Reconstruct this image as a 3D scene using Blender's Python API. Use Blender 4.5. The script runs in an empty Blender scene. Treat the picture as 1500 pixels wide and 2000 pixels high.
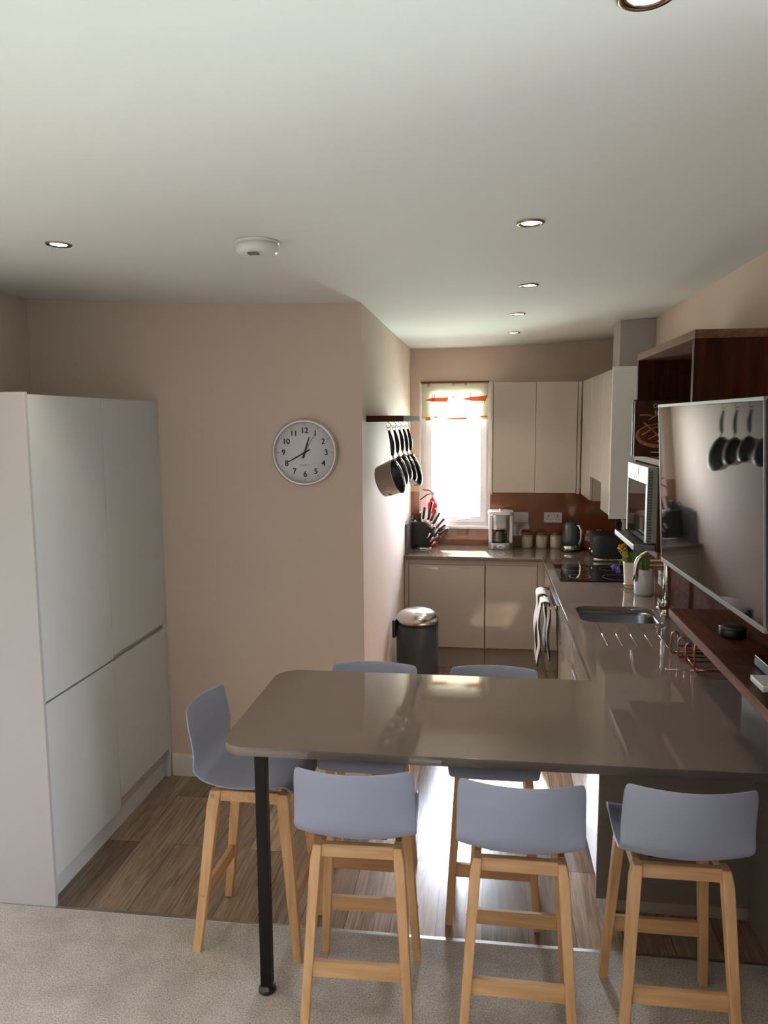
import bpy, bmesh, math, random
from mathutils import Vector, Matrix
random.seed(7)
S = bpy.context.scene
C = S.collection
PI = math.pi

# ---------------------------------------------------------------- camera
cam = bpy.data.cameras.new('camera')
cam.sensor_fit = 'HORIZONTAL'; cam.sensor_width = 36.0
cam.lens = 1493.0 * 36 / 1500
cam.clip_start = 0.05
camo = bpy.data.objects.new('camera', cam); C.objects.link(camo)
rt = Vector((0.9912596, 0.1317253, -0.00726989))
up = Vector((-0.00846577, 0.1185055, 0.99291731))
fw = Vector((-0.13165385, 0.98417727, -0.11858487))
m = Matrix((rt, up, -fw)).transposed().to_4x4()
m.translation = Vector((0, 0, 1.9626))
camo.matrix_world = m
S.camera = camo

# ---------------------------------------------------------------- world, sun, windows' daylight, exposure
S.view_settings.view_transform = 'Standard'
S.view_settings.look = 'None'
S.view_settings.gamma = 1.0
S.view_settings.use_curve_mapping = False
S.view_settings.exposure = 0.70
W = bpy.data.worlds.new('world'); S.world = W; W.use_nodes = True
nt = W.node_tree; bg = nt.nodes['Background']
tc = nt.nodes.new('ShaderNodeTexCoord'); sx = nt.nodes.new('ShaderNodeSeparateXYZ')
rmp = nt.nodes.new('ShaderNodeValToRGB'); mr2 = nt.nodes.new('ShaderNodeMapRange'); mr = nt.nodes.new('ShaderNodeMapRange')
nt.links.new(tc.outputs['Generated'], sx.inputs[0]); nt.links.new(sx.outputs['Z'], mr.inputs[0])
mr.inputs[1].default_value = -1; mr.inputs[2].default_value = 1
nt.links.new(mr.outputs[0], rmp.inputs[0]); nt.links.new(rmp.outputs[0], bg.inputs[0])
r = rmp.color_ramp
r.elements[0].position = 0.0; r.elements[0].color = (0.42, 0.48, 0.42, 1)
r.elements[1].position = 1.0; r.elements[1].color = (0.62, 0.76, 1.0, 1)
e = r.elements.new(0.47); e.color = (0.50, 0.57, 0.50, 1)
e = r.elements.new(0.52); e.color = (0.95, 1.0, 1.08, 1)
# the sky is much brighter on the sunny side of the house (+y), where the kitchen window looks
nt.links.new(sx.outputs['Y'], mr2.inputs[0]); mr2.inputs[1].default_value = 0.40; mr2.inputs[2].default_value = 0.85
mr2.inputs[3].default_value = 12.0; mr2.inputs[4].default_value = 52.0; mr2.clamp = True
nt.links.new(mr2.outputs[0], bg.inputs[1])

def light(name, typ, loc, rot=(0, 0, 0), **k):
    d = bpy.data.lights.new(name, typ)
    for a, b in k.items():
        if a == 'portal': d.cycles.is_portal = b
        else: setattr(d, a, b)
    o = bpy.data.objects.new(name, d); C.objects.link(o)
    o.location = loc; o.rotation_euler = rot
    return o
sund = Vector((0.15, -1.0, -0.70)).normalized()
so = light('sun', 'SUN', (0, 9, 6), energy=38.0, angle=0.02, color=(1.0, 0.95, 0.86))
so.rotation_euler = (-sund).to_track_quat('Z', 'Y').to_euler()
# daylight enters the kitchen window and the wide glazed opening behind the camera
light('window_portal', 'AREA', (-0.26, 6.60, 1.67), (PI/2, 0, PI), shape='RECTANGLE', size=0.62, size_y=1.24, portal=True).rotation_euler = (-PI/2, 0, 0)
light('patio_portal', 'AREA', (1.19, -0.14, 1.08), (0, PI/2, 0), shape='RECTANGLE', size=2.1, size_y=2.7, portal=True)

# ---------------------------------------------------------------- materials
def mat(name, col, rough=0.5, metal=0.0, spec=0.5, coat=0.0, coat_rough=0.03, bump=0.0, bscale=60, var=0.0, vscale=8, vstretch=(1, 1, 1),
        emit=None, estr=0.0, trans=0.0, ior=1.5, alpha=1.0, sheen=0.0):
    M = bpy.data.materials.new(name); M.use_nodes = True
    n = M.node_tree; b = n.nodes['Principled BSDF']
    b.inputs['Base Color'].default_value = (*col, 1)
    b.inputs['Roughness'].default_value = rough
    b.inputs['Metallic'].default_value = metal
    b.inputs['Specular IOR Level'].default_value = spec
    b.inputs['Coat Weight'].default_value = coat
    b.inputs['Coat Roughness'].default_value = coat_rough
    b.inputs['IOR'].default_value = ior
    b.inputs['Transmission Weight'].default_value = trans
    b.inputs['Alpha'].default_value = alpha
    b.inputs['Sheen Weight'].default_value = sheen
    if emit:
        b.inputs['Emission Color'].default_value = (*emit, 1); b.inputs['Emission Strength'].default_value = estr
    t = n.nodes.new('ShaderNodeTexCoord'); mp = n.nodes.new('ShaderNodeMapping')
    mp.inputs['Scale'].default_value = vstretch
    n.links.new(t.outputs['Object'], mp.inputs[0])
    if var > 0:
        nz = n.nodes.new('ShaderNodeTexNoise'); nz.inputs['Scale'].default_value = vscale; nz.inputs['Detail'].default_value = 6
        n.links.new(mp.outputs[0], nz.inputs['Vector'])
        cr = n.nodes.new('ShaderNodeValToRGB')
        cr.color_ramp.elements[0].position = 0.3; cr.color_ramp.elements[1].position = 0.7
        cr.color_ramp.elements[0].color = (*[max(0, c*(1-var)) for c in col], 1)
        cr.color_ramp.elements[1].color = (*[min(1, c*(1+var)) for c in col], 1)
        n.links.new(nz.outputs[0], cr.inputs[0]); n.links.new(cr.outputs[0], b.inputs['Base Color'])
    if bump > 0:
        nb = n.nodes.new('ShaderNodeTexNoise'); nb.inputs['Scale'].default_value = bscale; nb.inputs['Detail'].default_value = 4
        n.links.new(mp.outputs[0], nb.inputs['Vector'])
        bp = n.nodes.new('ShaderNodeBump'); bp.inputs['Strength'].default_value = bump; bp.inputs['Distance'].default_value = 0.002
        n.links.new(nb.outputs[0], bp.inputs['Height']); n.links.new(bp.outputs[0], b.inputs['Normal'])
    return M

M = {}
M['wall'] = mat('cream_wall_paint', (0.71, 0.575, 0.485), 0.75, bump=0.05, bscale=300, spec=0.3)
M['ceiling'] = mat('ceiling_paint', (0.80, 0.835, 0.82), 0.85, spec=0.2)
M['trimwhite'] = mat('white_gloss_trim', (0.80, 0.76, 0.72), 0.3)
M['upvc'] = mat('white_upvc', (0.86, 0.87, 0.90), 0.25)
M['tallface'] = mat('pale_grey_matt_door', (0.61, 0.64, 0.655), 0.38, spec=0.4)
M['tallside'] = mat('pale_grey_matt_panel', (0.47, 0.45, 0.45), 0.5, spec=0.3)
M['gloss'] = mat('cashmere_gloss_door', (0.53, 0.475, 0.42), 0.08, coat=0.3)
M['glossrail'] = mat('cashmere_rail', (0.46, 0.41, 0.37), 0.3)
M['plinth'] = mat('cashmere_plinth', (0.42, 0.36, 0.31), 0.35)
M['carcass'] = mat('taupe_carcass_panel', (0.24, 0.215, 0.19), 0.35)
M['worktop'] = mat('taupe_quartz', (0.19, 0.155, 0.135), 0.04, var=0.06, vscale=400, ior=1.72)
M['upstand'] = mat('charcoal_quartz', (0.12, 0.12, 0.135), 0.3, var=0.08, vscale=300)
M['splash'] = mat('copper_brown_glass', (0.27, 0.10, 0.042), 0.06, coat=1.0, coat_rough=0.02)
M['plastic'] = mat('blue_grey_polypropylene', (0.34, 0.375, 0.50), 0.42, bump=0.06, bscale=900)
M['steel'] = mat('brushed_steel', (0.62, 0.60, 0.58), 0.22, 1.0)
M['chrome'] = mat('chrome', (0.78, 0.77, 0.76), 0.06, 1.0)
M['satin'] = mat('satin_aluminium', (0.50, 0.50, 0.50), 0.35, 1.0)
M['pansteel'] = mat('polished_pan_steel', (0.50, 0.46, 0.43), 0.10, 1.0, bump=0.25, bscale=14)
M['tvbezel'] = mat('dark_silver_bezel', (0.22, 0.22, 0.22), 0.5, 0.5)
M['sink'] = mat('sink_steel', (0.30, 0.31, 0.34), 0.28, 1.0)
M['copper'] = mat('copper_wire', (0.62, 0.30, 0.22), 0.22, 1.0)
M['bronze'] = mat('bronze_ring', (0.42, 0.30, 0.22), 0.25, 1.0)
M['black'] = mat('black_plastic', (0.012, 0.012, 0.013), 0.35)
M['blackgloss'] = mat('black_gloss', (0.006, 0.006, 0.007), 0.05, coat=1.0)
M['blackmetal'] = mat('black_powder_coat', (0.008, 0.006, 0.006), 0.5, spec=0.25)
M['screen'] = mat('tv_screen', (0.008, 0.009, 0.009), 0.03, ior=1.62)
M['charcoal'] = mat('charcoal_enamel', (0.040, 0.044, 0.052), 0.4, spec=0.35)
M['darkgrey'] = mat('dark_grey_gloss', (0.07, 0.08, 0.085), 0.2, coat=0.5)
M['white'] = mat('white_plastic', (0.80, 0.79, 0.77), 0.35)
M['cream'] = mat('cream_ceramic', (0.74, 0.66, 0.55), 0.25)
M['creamlid'] = mat('copper_coloured_lid', (0.35, 0.16, 0.10), 0.3, 0.6)
M['twine'] = mat('twine', (0.22, 0.15, 0.09), 0.9)
M['bluewhite'] = mat('pale_blue_ceramic', (0.62, 0.65, 0.70), 0.2, coat=0.4)
M['red'] = mat('red_enamel', (0.62, 0.02, 0.025), 0.3)
M['darkred'] = mat('dark_red_handle', (0.22, 0.012, 0.02), 0.35)
M['orange'] = mat('orange_paper', (0.65, 0.18, 0.06), 0.5)
M['clockface'] = mat('clock_face_white', (0.78, 0.77, 0.80), 0.6)
M['silver'] = mat('silver_clock_rim', (0.70, 0.68, 0.68), 0.3, 0.85)
M['ink'] = mat('black_ink', (0.015, 0.012, 0.015), 0.6)
M['greyink'] = mat('grey_ink', (0.30, 0.28, 0.30), 0.6)
M['leaf'] = mat('green_leaf', (0.14, 0.33, 0.06), 0.45, var=0.3, vscale=30)
M['leafpale'] = mat('pale_green_leaf', (0.42, 0.47, 0.16), 0.5)
M['purple'] = mat('purple_petal', (0.13, 0.09, 0.48), 0.5)
M['blue'] = mat('blue_petal', (0.16, 0.18, 0.60), 0.5)
M['yellow'] = mat('yellow_petal', (0.85, 0.50, 0.03), 0.5)
M['pink'] = mat('pink_petal', (0.68, 0.06, 0.36), 0.5)
M['towel'] = mat('white_tea_towel', (0.74, 0.70, 0.64), 0.9, bump=0.3, bscale=500)
M['towelstripe'] = mat('black_towel_band', (0.02, 0.02, 0.022), 0.9)
M['mwface'] = mat('microwave_silver', (0.30, 0.31, 0.27), 0.5, 0.0, spec=0.2)
M['lcd'] = mat('grey_display', (0.10, 0.10, 0.09), 0.3)
M['bookcover'] = mat('brown_book_cover', (0.055, 0.022, 0.014), 0.6, spec=0.15, var=0.5, vscale=14)
M['paper'] = mat('page_paper', (0.66, 0.62, 0.54), 0.8)
M['piecrust'] = mat('pie_crust_print', (0.34, 0.15, 0.06), 0.4, var=0.4, vscale=50)
M['pieberry'] = mat('pie_filling_print', (0.10, 0.02, 0.012), 0.4, var=0.5, vscale=60)
M['printwhite'] = mat('cream_print', (0.62, 0.52, 0.42), 0.5)
M['seal'] = mat('seal_shadow_gap', (0.22, 0.20, 0.19), 0.6)
M['glow'] = mat('lamp_glass', (1, 0.95, 0.85), 0.4, emit=(1.0, 0.86, 0.66), estr=14.0)
M['glass'] = mat('clear_glass', (1, 1, 1), 0.0, trans=1.0, ior=1.45)
M['jugglass'] = mat('smoked_jug_glass', (0.05, 0.045, 0.04), 0.03, coat=1.0)

def thin_glass(name):
    m_ = bpy.data.materials.new(name); m_.use_nodes = True; n = m_.node_tree
    n.nodes.clear(); o = n.nodes.new('ShaderNodeOutputMaterial'); mx = n.nodes.new('ShaderNodeMixShader')
    t = n.nodes.new('ShaderNodeBsdfTransparent'); g = n.nodes.new('ShaderNodeBsdfGlossy'); g.inputs['Roughness'].default_value = 0.0
    f = n.nodes.new('ShaderNodeFresnel'); f.inputs[0].default_value = 1.45
    n.links.new(f.outputs[0], mx.inputs[0]); n.links.new(t.outputs[0], mx.inputs[1]); n.links.new(g.outputs[0], mx.inputs[2])
    n.links.new(mx.outputs[0], o.inputs[0]); return m_
M['pane'] = thin_glass('window_pane_glass')

def fabric(name, col, tr=0.55):
    m_ = bpy.data.materials.new(name); m_.use_nodes = True; n = m_.node_tree; n.nodes.clear()
    o = n.nodes.new('ShaderNodeOutputMaterial'); mx = n.nodes.new('ShaderNodeMixShader'); mx.inputs[0].default_value = tr
    d = n.nodes.new('ShaderNodeBsdfDiffuse'); t = n.nodes.new('ShaderNodeBsdfTranslucent')
    d.inputs[0].default_value = (*col, 1); t.inputs[0].default_value = (*col, 1)
    n.links.new(d.outputs[0], mx.inputs[1]); n.links.new(t.outputs[0], mx.inputs[2]); n.links.new(mx.outputs[0], o.inputs[0]); return m_
M['blind'] = fabric('cream_blind_fabric', (0.80, 0.775, 0.68), 0.42)
M['blindorange'] = fabric('orange_blind_print', (0.80, 0.22, 0.10), 0.4)
M['blindbrown'] = fabric('brown_blind_print', (0.16, 0.08, 0.05), 0.1)

def wood(name, c0, c1, scale=1.0, axis=2, rough=0.45, coat=0.0, staves=False, spec=0.5):
    m_ = bpy.data.materials.new(name); m_.use_nodes = True; n = m_.node_tree; b = n.nodes['Principled BSDF']
    b.inputs['Roughness'].default_value = rough; b.inputs['Coat Weight'].default_value = coat; b.inputs['Specular IOR Level'].default_value = spec
    t = n.nodes.new('ShaderNodeTexCoord'); mp = n.nodes.new('ShaderNodeMapping'); n.links.new(t.outputs['Object'], mp.inputs[0])
    s = [26*scale]*3; s[axis] = 1.6*scale; mp.inputs['Scale'].default_value = s
    nz = n.nodes.new('ShaderNodeTexNoise'); nz.inputs['Scale'].default_value = 1.6; nz.inputs['Detail'].default_value = 7; nz.inputs['Distortion'].default_value = 0.6
    n.links.new(mp.outputs[0], nz.inputs['Vector'])
    cr = n.nodes.new('ShaderNodeValToRGB'); cr.color_ramp.elements[0].position = 0.32; cr.color_ramp.elements[1].position = 0.70
    cr.color_ramp.elements[0].color = (*c0, 1); cr.color_ramp.elements[1].color = (*c1, 1)
    n.links.new(nz.outputs[0], cr.inputs[0])
    out = cr.outputs[0]
    if staves:
        br = n.nodes.new('ShaderNodeTexBrick'); br.inputs['Scale'].default_value = 1.0
        br.inputs['Brick Width'].default_value = 0.42; br.inputs['Row Height'].default_value = 0.045; br.inputs['Mortar Size'].default_value = 0.0004
        br.inputs['Color1'].default_value = (0.72, 0.70, 0.68, 1); br.inputs['Color2'].default_value = (1.25, 1.15, 1.1, 1); br.inputs['Mortar'].default_value = (0.6, 0.55, 0.5, 1)
        sp = n.nodes.new('ShaderNodeSeparateXYZ'); cb = n.nodes.new('ShaderNodeCombineXYZ'); ad = n.nodes.new('ShaderNodeMath'); n.links.new(t.outputs['Object'], sp.inputs[0])
        oth = [q for q in range(3) if q != axis]
        n.links.new(sp.outputs[oth[0]], ad.inputs[0]); n.links.new(sp.outputs[oth[1]], ad.inputs[1]); n.links.new(sp.outputs[axis], cb.inputs[0]); n.links.new(ad.outputs[0], cb.inputs[1])
        n.links.new(cb.outputs[0], br.inputs['Vector'])
        mx = n.nodes.new('ShaderNodeMix'); mx.data_type = 'RGBA'; mx.blend_type = 'MULTIPLY'; mx.inputs[0].default_value = 1.0
        n.links.new(out, mx.inputs[6]); n.links.new(br.outputs[0], mx.inputs[7]); out = mx.outputs[2]
    n.links.new(out, b.inputs['Base Color'])
    return m_
M['oak'] = wood('oak_stool_wood', (0.56, 0.31, 0.14), (0.75, 0.47, 0.24), axis=2)
M['oakrail'] = wood('oak_rail_wood', (0.56, 0.31, 0.14), (0.75, 0.47, 0.24), axis=0)
M['walnut'] = wood('dark_walnut_wood', (0.026, 0.0075, 0.004), (0.070, 0.020, 0.010), axis=2, rough=0.6, spec=0.12, staves=True, scale=1.3)
M['walnuty'] = wood('dark_walnut_shelf', (0.035, 0.011, 0.006), (0.10, 0.035, 0.018), axis=1, rough=0.5, spec=0.15, staves=True, scale=1.3)
M['walnutmatt'] = wood('matt_dark_wood', (0.040, 0.014, 0.008), (0.085, 0.032, 0.018), axis=0, rough=0.8, spec=0.06)
M['walnutlit'] = wood('walnut_lit_edge', (0.13, 0.06, 0.038), (0.23, 0.11, 0.068), axis=1, rough=0.7, spec=0.2)  # paler walnut copy, the light on the shelf edge put into its colour

def floorboards():
    m_ = bpy.data.materials.new('grey_brown_plank_vinyl'); m_.use_nodes = True; n = m_.node_tree; b = n.nodes['Principled BSDF']
    t = n.nodes.new('ShaderNodeTexCoord'); sp = n.nodes.new('ShaderNodeSeparateXYZ'); cb = n.nodes.new('ShaderNodeCombineXYZ')
    n.links.new(t.outputs['Object'], sp.inputs[0]); n.links.new(sp.outputs['Y'], cb.inputs['X']); n.links.new(sp.outputs['X'], cb.inputs['Y'])
    br = n.nodes.new('ShaderNodeTexBrick'); br.offset = 0.37; br.inputs['Scale'].default_value = 1
    br.inputs['Brick Width'].default_value = 1.22; br.inputs['Row Height'].default_value = 0.178
    br.inputs['Mortar Size'].default_value = 0.0015; br.inputs['Mortar'].default_value = (0.10, 0.075, 0.055, 1); br.inputs['Bias'].default_value = 0.0
    br.inputs['Color1'].default_value = (0.19, 0.13, 0.095, 1); br.inputs['Color2'].default_value = (0.58, 0.45, 0.345, 1)
    n.links.new(cb.outputs[0], br.inputs['Vector'])
    # grain, shifted per plank
    mp = n.nodes.new('ShaderNodeMapping'); mp.inputs['Scale'].default_value = (1.4, 22, 1); n.links.new(cb.outputs[0], mp.inputs[0])
    ad = n.nodes.new('ShaderNodeVectorMath'); ad.operation = 'ADD'; sc = n.nodes.new('ShaderNodeVectorMath'); sc.operation = 'SCALE'; sc.inputs[3].default_value = 37
    n.links.new(br.outputs[0], sc.inputs[0]); n.links.new(mp.outputs[0], ad.inputs[0]); n.links.new(sc.outputs[0], ad.inputs[1])
    nz = n.nodes.new('ShaderNodeTexNoise'); nz.inputs['Scale'].default_value = 2.2; nz.inputs['Detail'].default_value = 9; nz.inputs['Distortion'].default_value = 1.3
    nz.inputs['Roughness'].default_value = 0.65
    n.links.new(ad.outputs[0], nz.inputs['Vector'])
    cr = n.nodes.new('ShaderNodeValToRGB'); cr.color_ramp.elements[0].position = 0.30; cr.color_ramp.elements[0].color = (0.45, 0.42, 0.40, 1)
    cr.color_ramp.elements[1].position = 0.72; cr.color_ramp.elements[1].color = (1.35, 1.33, 1.30, 1)
    n.links.new(nz.outputs[0], cr.inputs[0])
    mx = n.nodes.new('ShaderNodeMix'); mx.data_type = 'RGBA'; mx.blend_type = 'MULTIPLY'; mx.inputs[0].default_value = 1
    n.links.new(br.outputs[0], mx.inputs[6]); n.links.new(cr.outputs[0], mx.inputs[7]); n.links.new(mx.outputs[2], b.inputs['Base Color'])
    b.inputs['Roughness'].default_value = 0.22; b.inputs['Specular IOR Level'].default_value = 0.6
    bp = n.nodes.new('ShaderNodeBump'); bp.inputs['Strength'].default_value = 0.12; bp.inputs['Distance'].default_value = 0.002
    n.links.new(nz.outputs[0], bp.inputs['Height']); n.links.new(bp.outputs[0], b.inputs['Normal'])
    return m_
M['floor'] = floorboards()

def carpet():
    m_ = bpy.data.materials.new('beige_grey_carpet'); m_.use_nodes = True; n = m_.node_tree; b = n.nodes['Principled BSDF']
    t = n.nodes.new('ShaderNodeTexCoord')
    a = n.nodes.new('ShaderNodeTexNoise'); a.inputs['Scale'].default_value = 170; a.inputs['Detail'].default_value = 4
    c = n.nodes.new('ShaderNodeTexNoise'); c.inputs['Scale'].default_value = 9; c.inputs['Detail'].default_value = 3
    for q in (a, c): n.links.new(t.outputs['Object'], q.inputs['Vector'])
    cr = n.nodes.new('ShaderNodeValToRGB'); cr.color_ramp.elements[0].position = 0.3; cr.color_ramp.elements[0].color = (0.34, 0.31, 0.285, 1)
    cr.color_ramp.elements[1].position = 0.7; cr.color_ramp.elements[1].color = (0.76, 0.70, 0.655, 1)
    n.links.new(a.outputs[0], cr.inputs[0])
    cr2 = n.nodes.new('ShaderNodeValToRGB'); cr2.color_ramp.elements[0].position = 0.35; cr2.color_ramp.elements[0].color = (0.86, 0.86, 0.86, 1)
    cr2.color_ramp.elements[1].position = 0.65; cr2.color_ramp.elements[1].color = (1.05, 1.05, 1.05, 1); n.links.new(c.outputs[0], cr2.inputs[0])
    mx = n.nodes.new('ShaderNodeMix'); mx.data_type = 'RGBA'; mx.blend_type = 'MULTIPLY'; mx.inputs[0].default_value = 1
    n.links.new(cr.outputs[0], mx.inputs[6]); n.links.new(cr2.outputs[0], mx.inputs[7]); n.links.new(mx.outputs[2], b.inputs['Base Color'])
    b.inputs['Roughness'].default_value = 1.0; b.inputs['Specular IOR Level'].default_value = 0.1; b.inputs['Sheen Weight'].default_value = 0.3
    bp = n.nodes.new('ShaderNodeBump'); bp.inputs['Strength'].default_value = 0.8; bp.inputs['Distance'].default_value = 0.004
    n.links.new(a.outputs[0], bp.inputs['Height']); n.links.new(bp.outputs[0], b.inputs['Normal'])
    return m_
M['carpet'] = carpet()

# ---------------------------------------------------------------- mesh helpers
class MB:
    def __init__(s): s.bm = bmesh.new()
    def box(s, x0, x1, y0, y1, z0, z1, mx=None, bev=0.0):
        t = bmesh.new(); bmesh.ops.create_cube(t, size=1)
        for v in t.verts: v.co = Vector(((v.co.x+.5)*(x1-x0)+x0, (v.co.y+.5)*(y1-y0)+y0, (v.co.z+.5)*(z1-z0)+z0))
        if bev > 0: bmesh.ops.bevel(t, geom=t.edges[:], offset=bev, segments=2, affect='EDGES', profile=0.5)
        return s.add(t, mx)
    def add(s, t, mx=None):
        if mx is not None: bmesh.ops.transform(t, matrix=mx, verts=t.verts[:])
        me = bpy.data.meshes.new('tmp'); t.to_mesh(me); t.free(); s.bm.from_mesh(me); bpy.data.meshes.remove(me); return s
    def lathe(s, prof, c=(0, 0, 0), n=32, mx=None, smooth=True, ang=2*PI):
        t = bmesh.new(); rings = []
        for (r_, z) in prof:
            rings.append([t.verts.new((max(r_, 1e-5)*math.cos(ang*i/n), max(r_, 1e-5)*math.sin(ang*i/n), z)) for i in range(n)])
        for a, b in zip(rings, rings[1:]):
            for i in range(n):
                f = t.faces.new((a[i], a[(i+1) % n], b[(i+1) % n], b[i])); f.smooth = smooth
        bmesh.ops.remove_doubles(t, verts=t.verts[:], dist=2e-5)
        bmesh.ops.recalc_face_normals(t, faces=t.faces[:])
        T = Matrix.Translation(c)
        return s.add(t, T @ mx if mx is not None else T)
    def cyl(s, a, b, r_, r2=None, n=16):
        a = Vector(a); b = Vector(b); d = b-a; L = d.length; r2 = r_ if r2 is None else r2
        q = d.to_track_quat('Z', 'Y').to_matrix().to_4x4()
        t = bmesh.new(); r1 = [t.verts.new((r_*math.cos(2*PI*i/n), r_*math.sin(2*PI*i/n), 0)) for i in range(n)]
        rr = [t.verts.new((r2*math.cos(2*PI*i/n), r2*math.sin(2*PI*i/n), L)) for i in range(n)]
        for i in range(n): t.faces.new((r1[i], r1[(i+1) % n], rr[(i+1) % n], rr[i])).smooth = True
        t.faces.new(r1[::-1]); t.faces.new(rr)
        return s.add(t, Matrix.Translation(a) @ q)
    def tube(s, pts, r_, n=10, closed=False, cap=True):
        pts = [Vector(p) for p in pts]; t = bmesh.new(); rings = []; N = len(pts); rs = r_ if isinstance(r_, (list, tuple)) else [r_]*N
        prev = None
        for i, p in enumerate(pts):
            if closed: d = pts[(i+1) % N]-pts[i-1]
            else: d = pts[min(i+1, N-1)]-pts[max(i-1, 0)]
            d.normalize()
            if prev is None:
                u = d.orthogonal().normalized()
            else:
                u = (prev - d*prev.dot(d)).normalized()
            prev = u; w = d.cross(u)
            rings.append([t.verts.new(p+(u*math.cos(2*PI*k/n)+w*math.sin(2*PI*k/n))*rs[i]) for k in range(n)])
        for i in range(N if closed else N-1):
            a = rings[i]; b = rings[(i+1) % N]
            for k in range(n): t.faces.new((a[k], a[(k+1) % n], b[(k+1) % n], b[k])).smooth = True
        if cap and not closed: t.faces.new(rings[0][::-1]); t.faces.new(rings[-1])
        return s.add(t)
    def prism(s, poly, z0, z1, mx=None, bev=0.0):
        t = bmesh.new(); a = [t.verts.new((x, y, z0)) for x, y in poly]; b = [t.verts.new((x, y, z1)) for x, y in poly]
        t.faces.new(a[::-1]); t.faces.new(b); n = len(poly)
        for i in range(n): t.faces.new((a[i], a[(i+1) % n], b[(i+1) % n], b[i]))
        if bev > 0: bmesh.ops.bevel(t, geom=t.edges[:], offset=bev, segments=2, affect='EDGES')
        bmesh.ops.recalc_face_normals(t, faces=t.faces[:])
        return s.add(t, mx)
    def ball(s, c, r_, sc=(1, 1, 1), mx=None, u=16):
        t = bmesh.new(); bmesh.ops.create_uvsphere(t, u_segments=u, v_segments=u//2+2, radius=r_)
        for v in t.verts: v.co = Vector((v.co.x*sc[0], v.co.y*sc[1], v.co.z*sc[2]))
        for f in t.faces: f.smooth = True
        T = Matrix.Translation(c)
        return s.add(t, T @ mx if mx is not None else T)
    def bar(s, a, b, w, d, w2=None, d2=None, xdir=(1, 0, 0)):
        """square bar from a to b, horizontal rectangular ends: w along x, d along y"""
        w2 = w if w2 is None else w2; d2 = d if d2 is None else d2
        t = bmesh.new(); R = []
        for p, ww, dd in ((a, w, d), (b, w2, d2)):
            R.append([t.verts.new((p[0]+sx_*ww/2, p[1]+sy_*dd/2, p[2])) for sx_, sy_ in ((-1, -1), (1, -1), (1, 1), (-1, 1))])
        t.faces.new(R[0][::-1]); t.faces.new(R[1])
        for i in range(4): t.faces.new((R[0][i], R[0][(i+1) % 4], R[1][(i+1) % 4], R[1][i]))
        bmesh.ops.recalc_face_normals(t, faces=t.faces[:])
        return s.add(t)
    def obj(s, name, material, parent=None, kind=None, label=None):
        off = Vector((0, 0, 0)); q = parent
        while q is not None: off += q.location; q = q.parent
        me = bpy.data.meshes.new(name)
        for v in s.bm.verts: v.co -= off
        s.bm.to_mesh(me); s.bm.free(); me.materials.append(material)
        o = bpy.data.objects.new(name, me); C.objects.link(o)
        if parent is not None: o.parent = parent
        if kind: o['kind'] = kind
        if label: o['label'] = label
        return o

def thing(name, label, cat, loc=(0, 0, 0), group=None):
    o = bpy.data.objects.new(name, None); C.objects.link(o); o.location = loc; o.empty_display_size = 0.05
    tag(o, label, cat, group); return o
def tag(o, label, cat, group=None):
    o['label'] = label; o['category'] = cat
    if group: o['group'] = group
    return o
def struct(name, mb, material): return mb.obj(name, material, None, 'structure')
def bevel(o, w=0.002, seg=2):
    md = o.modifiers.new('bevel', 'BEVEL'); md.width = w; md.segments = seg; md.limit_method = 'ANGLE'; md.angle_limit = math.radians(40); return o
def copy_tree(o, parent=None):
    c = o.copy(); C.objects.link(c); c.parent = parent
    for k in list(o.children): copy_tree(k, c)
    return c
def slab(outline, holes, z0, z1, bev=0.0015):
    cu = bpy.data.curves.new('slab', 'CURVE'); cu.dimensions = '2D'; cu.fill_mode = 'BOTH'; cu.extrude = (z1-z0)/2-bev; cu.bevel_depth = bev; cu.bevel_resolution = 1
    for pl in [outline]+holes:
        sp = cu.splines.new('POLY'); sp.points.add(len(pl)-1); sp.use_cyclic_u = True
        for i, (x, y) in enumerate(pl): sp.points[i].co = (x, y, 0, 1)
    o = bpy.data.objects.new('slab_tmp', cu); C.objects.link(o)
    bpy.context.view_layer.update()
    me = bpy.data.meshes.new_from_object(o.evaluated_get(bpy.context.evaluated_depsgraph_get()))
    bpy.data.objects.remove(o); bpy.data.curves.remove(cu)
    mb = MB(); mb.bm.from_mesh(me); bpy.data.meshes.remove(me)
    for v in mb.bm.verts: v.co.z += (z0+z1)/2
    return mb
def rrect(x0, x1, y0, y1, rad, n=8):
    """rounded rectangle; rad = number or (bl, br, tr, tl)"""
    if not isinstance(rad, (tuple, list)): rad = (rad,)*4
    out = []
    for (cx, cy, a0, r_) in ((x0+rad[0], y0+rad[0], PI, rad[0]), (x1-rad[1], y0+rad[1], 1.5*PI, rad[1]), (x1-rad[2], y1-rad[2], 0, rad[2]), (x0+rad[3], y1-rad[3], .5*PI, rad[3])):
        if r_ <= 0: out.append((cx, cy)); continue
        for i in range(n+1): out.append((cx+r_*math.cos(a0+i*PI/2/n), cy+r_*math.sin(a0+i*PI/2/n)))
    return out
def text(name, s, size, mx, material, parent, depth=0.0006, bold=0.0, sx_=1.0, align='CENTER'):
    cu = bpy.data.curves.new(name, 'FONT'); cu.body = s; cu.size = size; cu.align_x = align; cu.align_y = 'CENTER'; cu.extrude = depth; cu.offset = bold
    o = bpy.data.objects.new('txt_tmp', cu); C.objects.link(o); bpy.context.view_layer.update()
    me = bpy.data.meshes.new_from_object(o.evaluated_get(bpy.context.evaluated_depsgraph_get()))
    bpy.data.objects.remove(o)
    mb = MB(); mb.bm.from_mesh(me)
    bmesh.ops.transform(mb.bm, matrix=mx @ Matrix.Diagonal((sx_, 1, 1, 1)), verts=mb.bm.verts[:])
    if material is None: return mb
    return mb.obj(name, material, parent)
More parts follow.
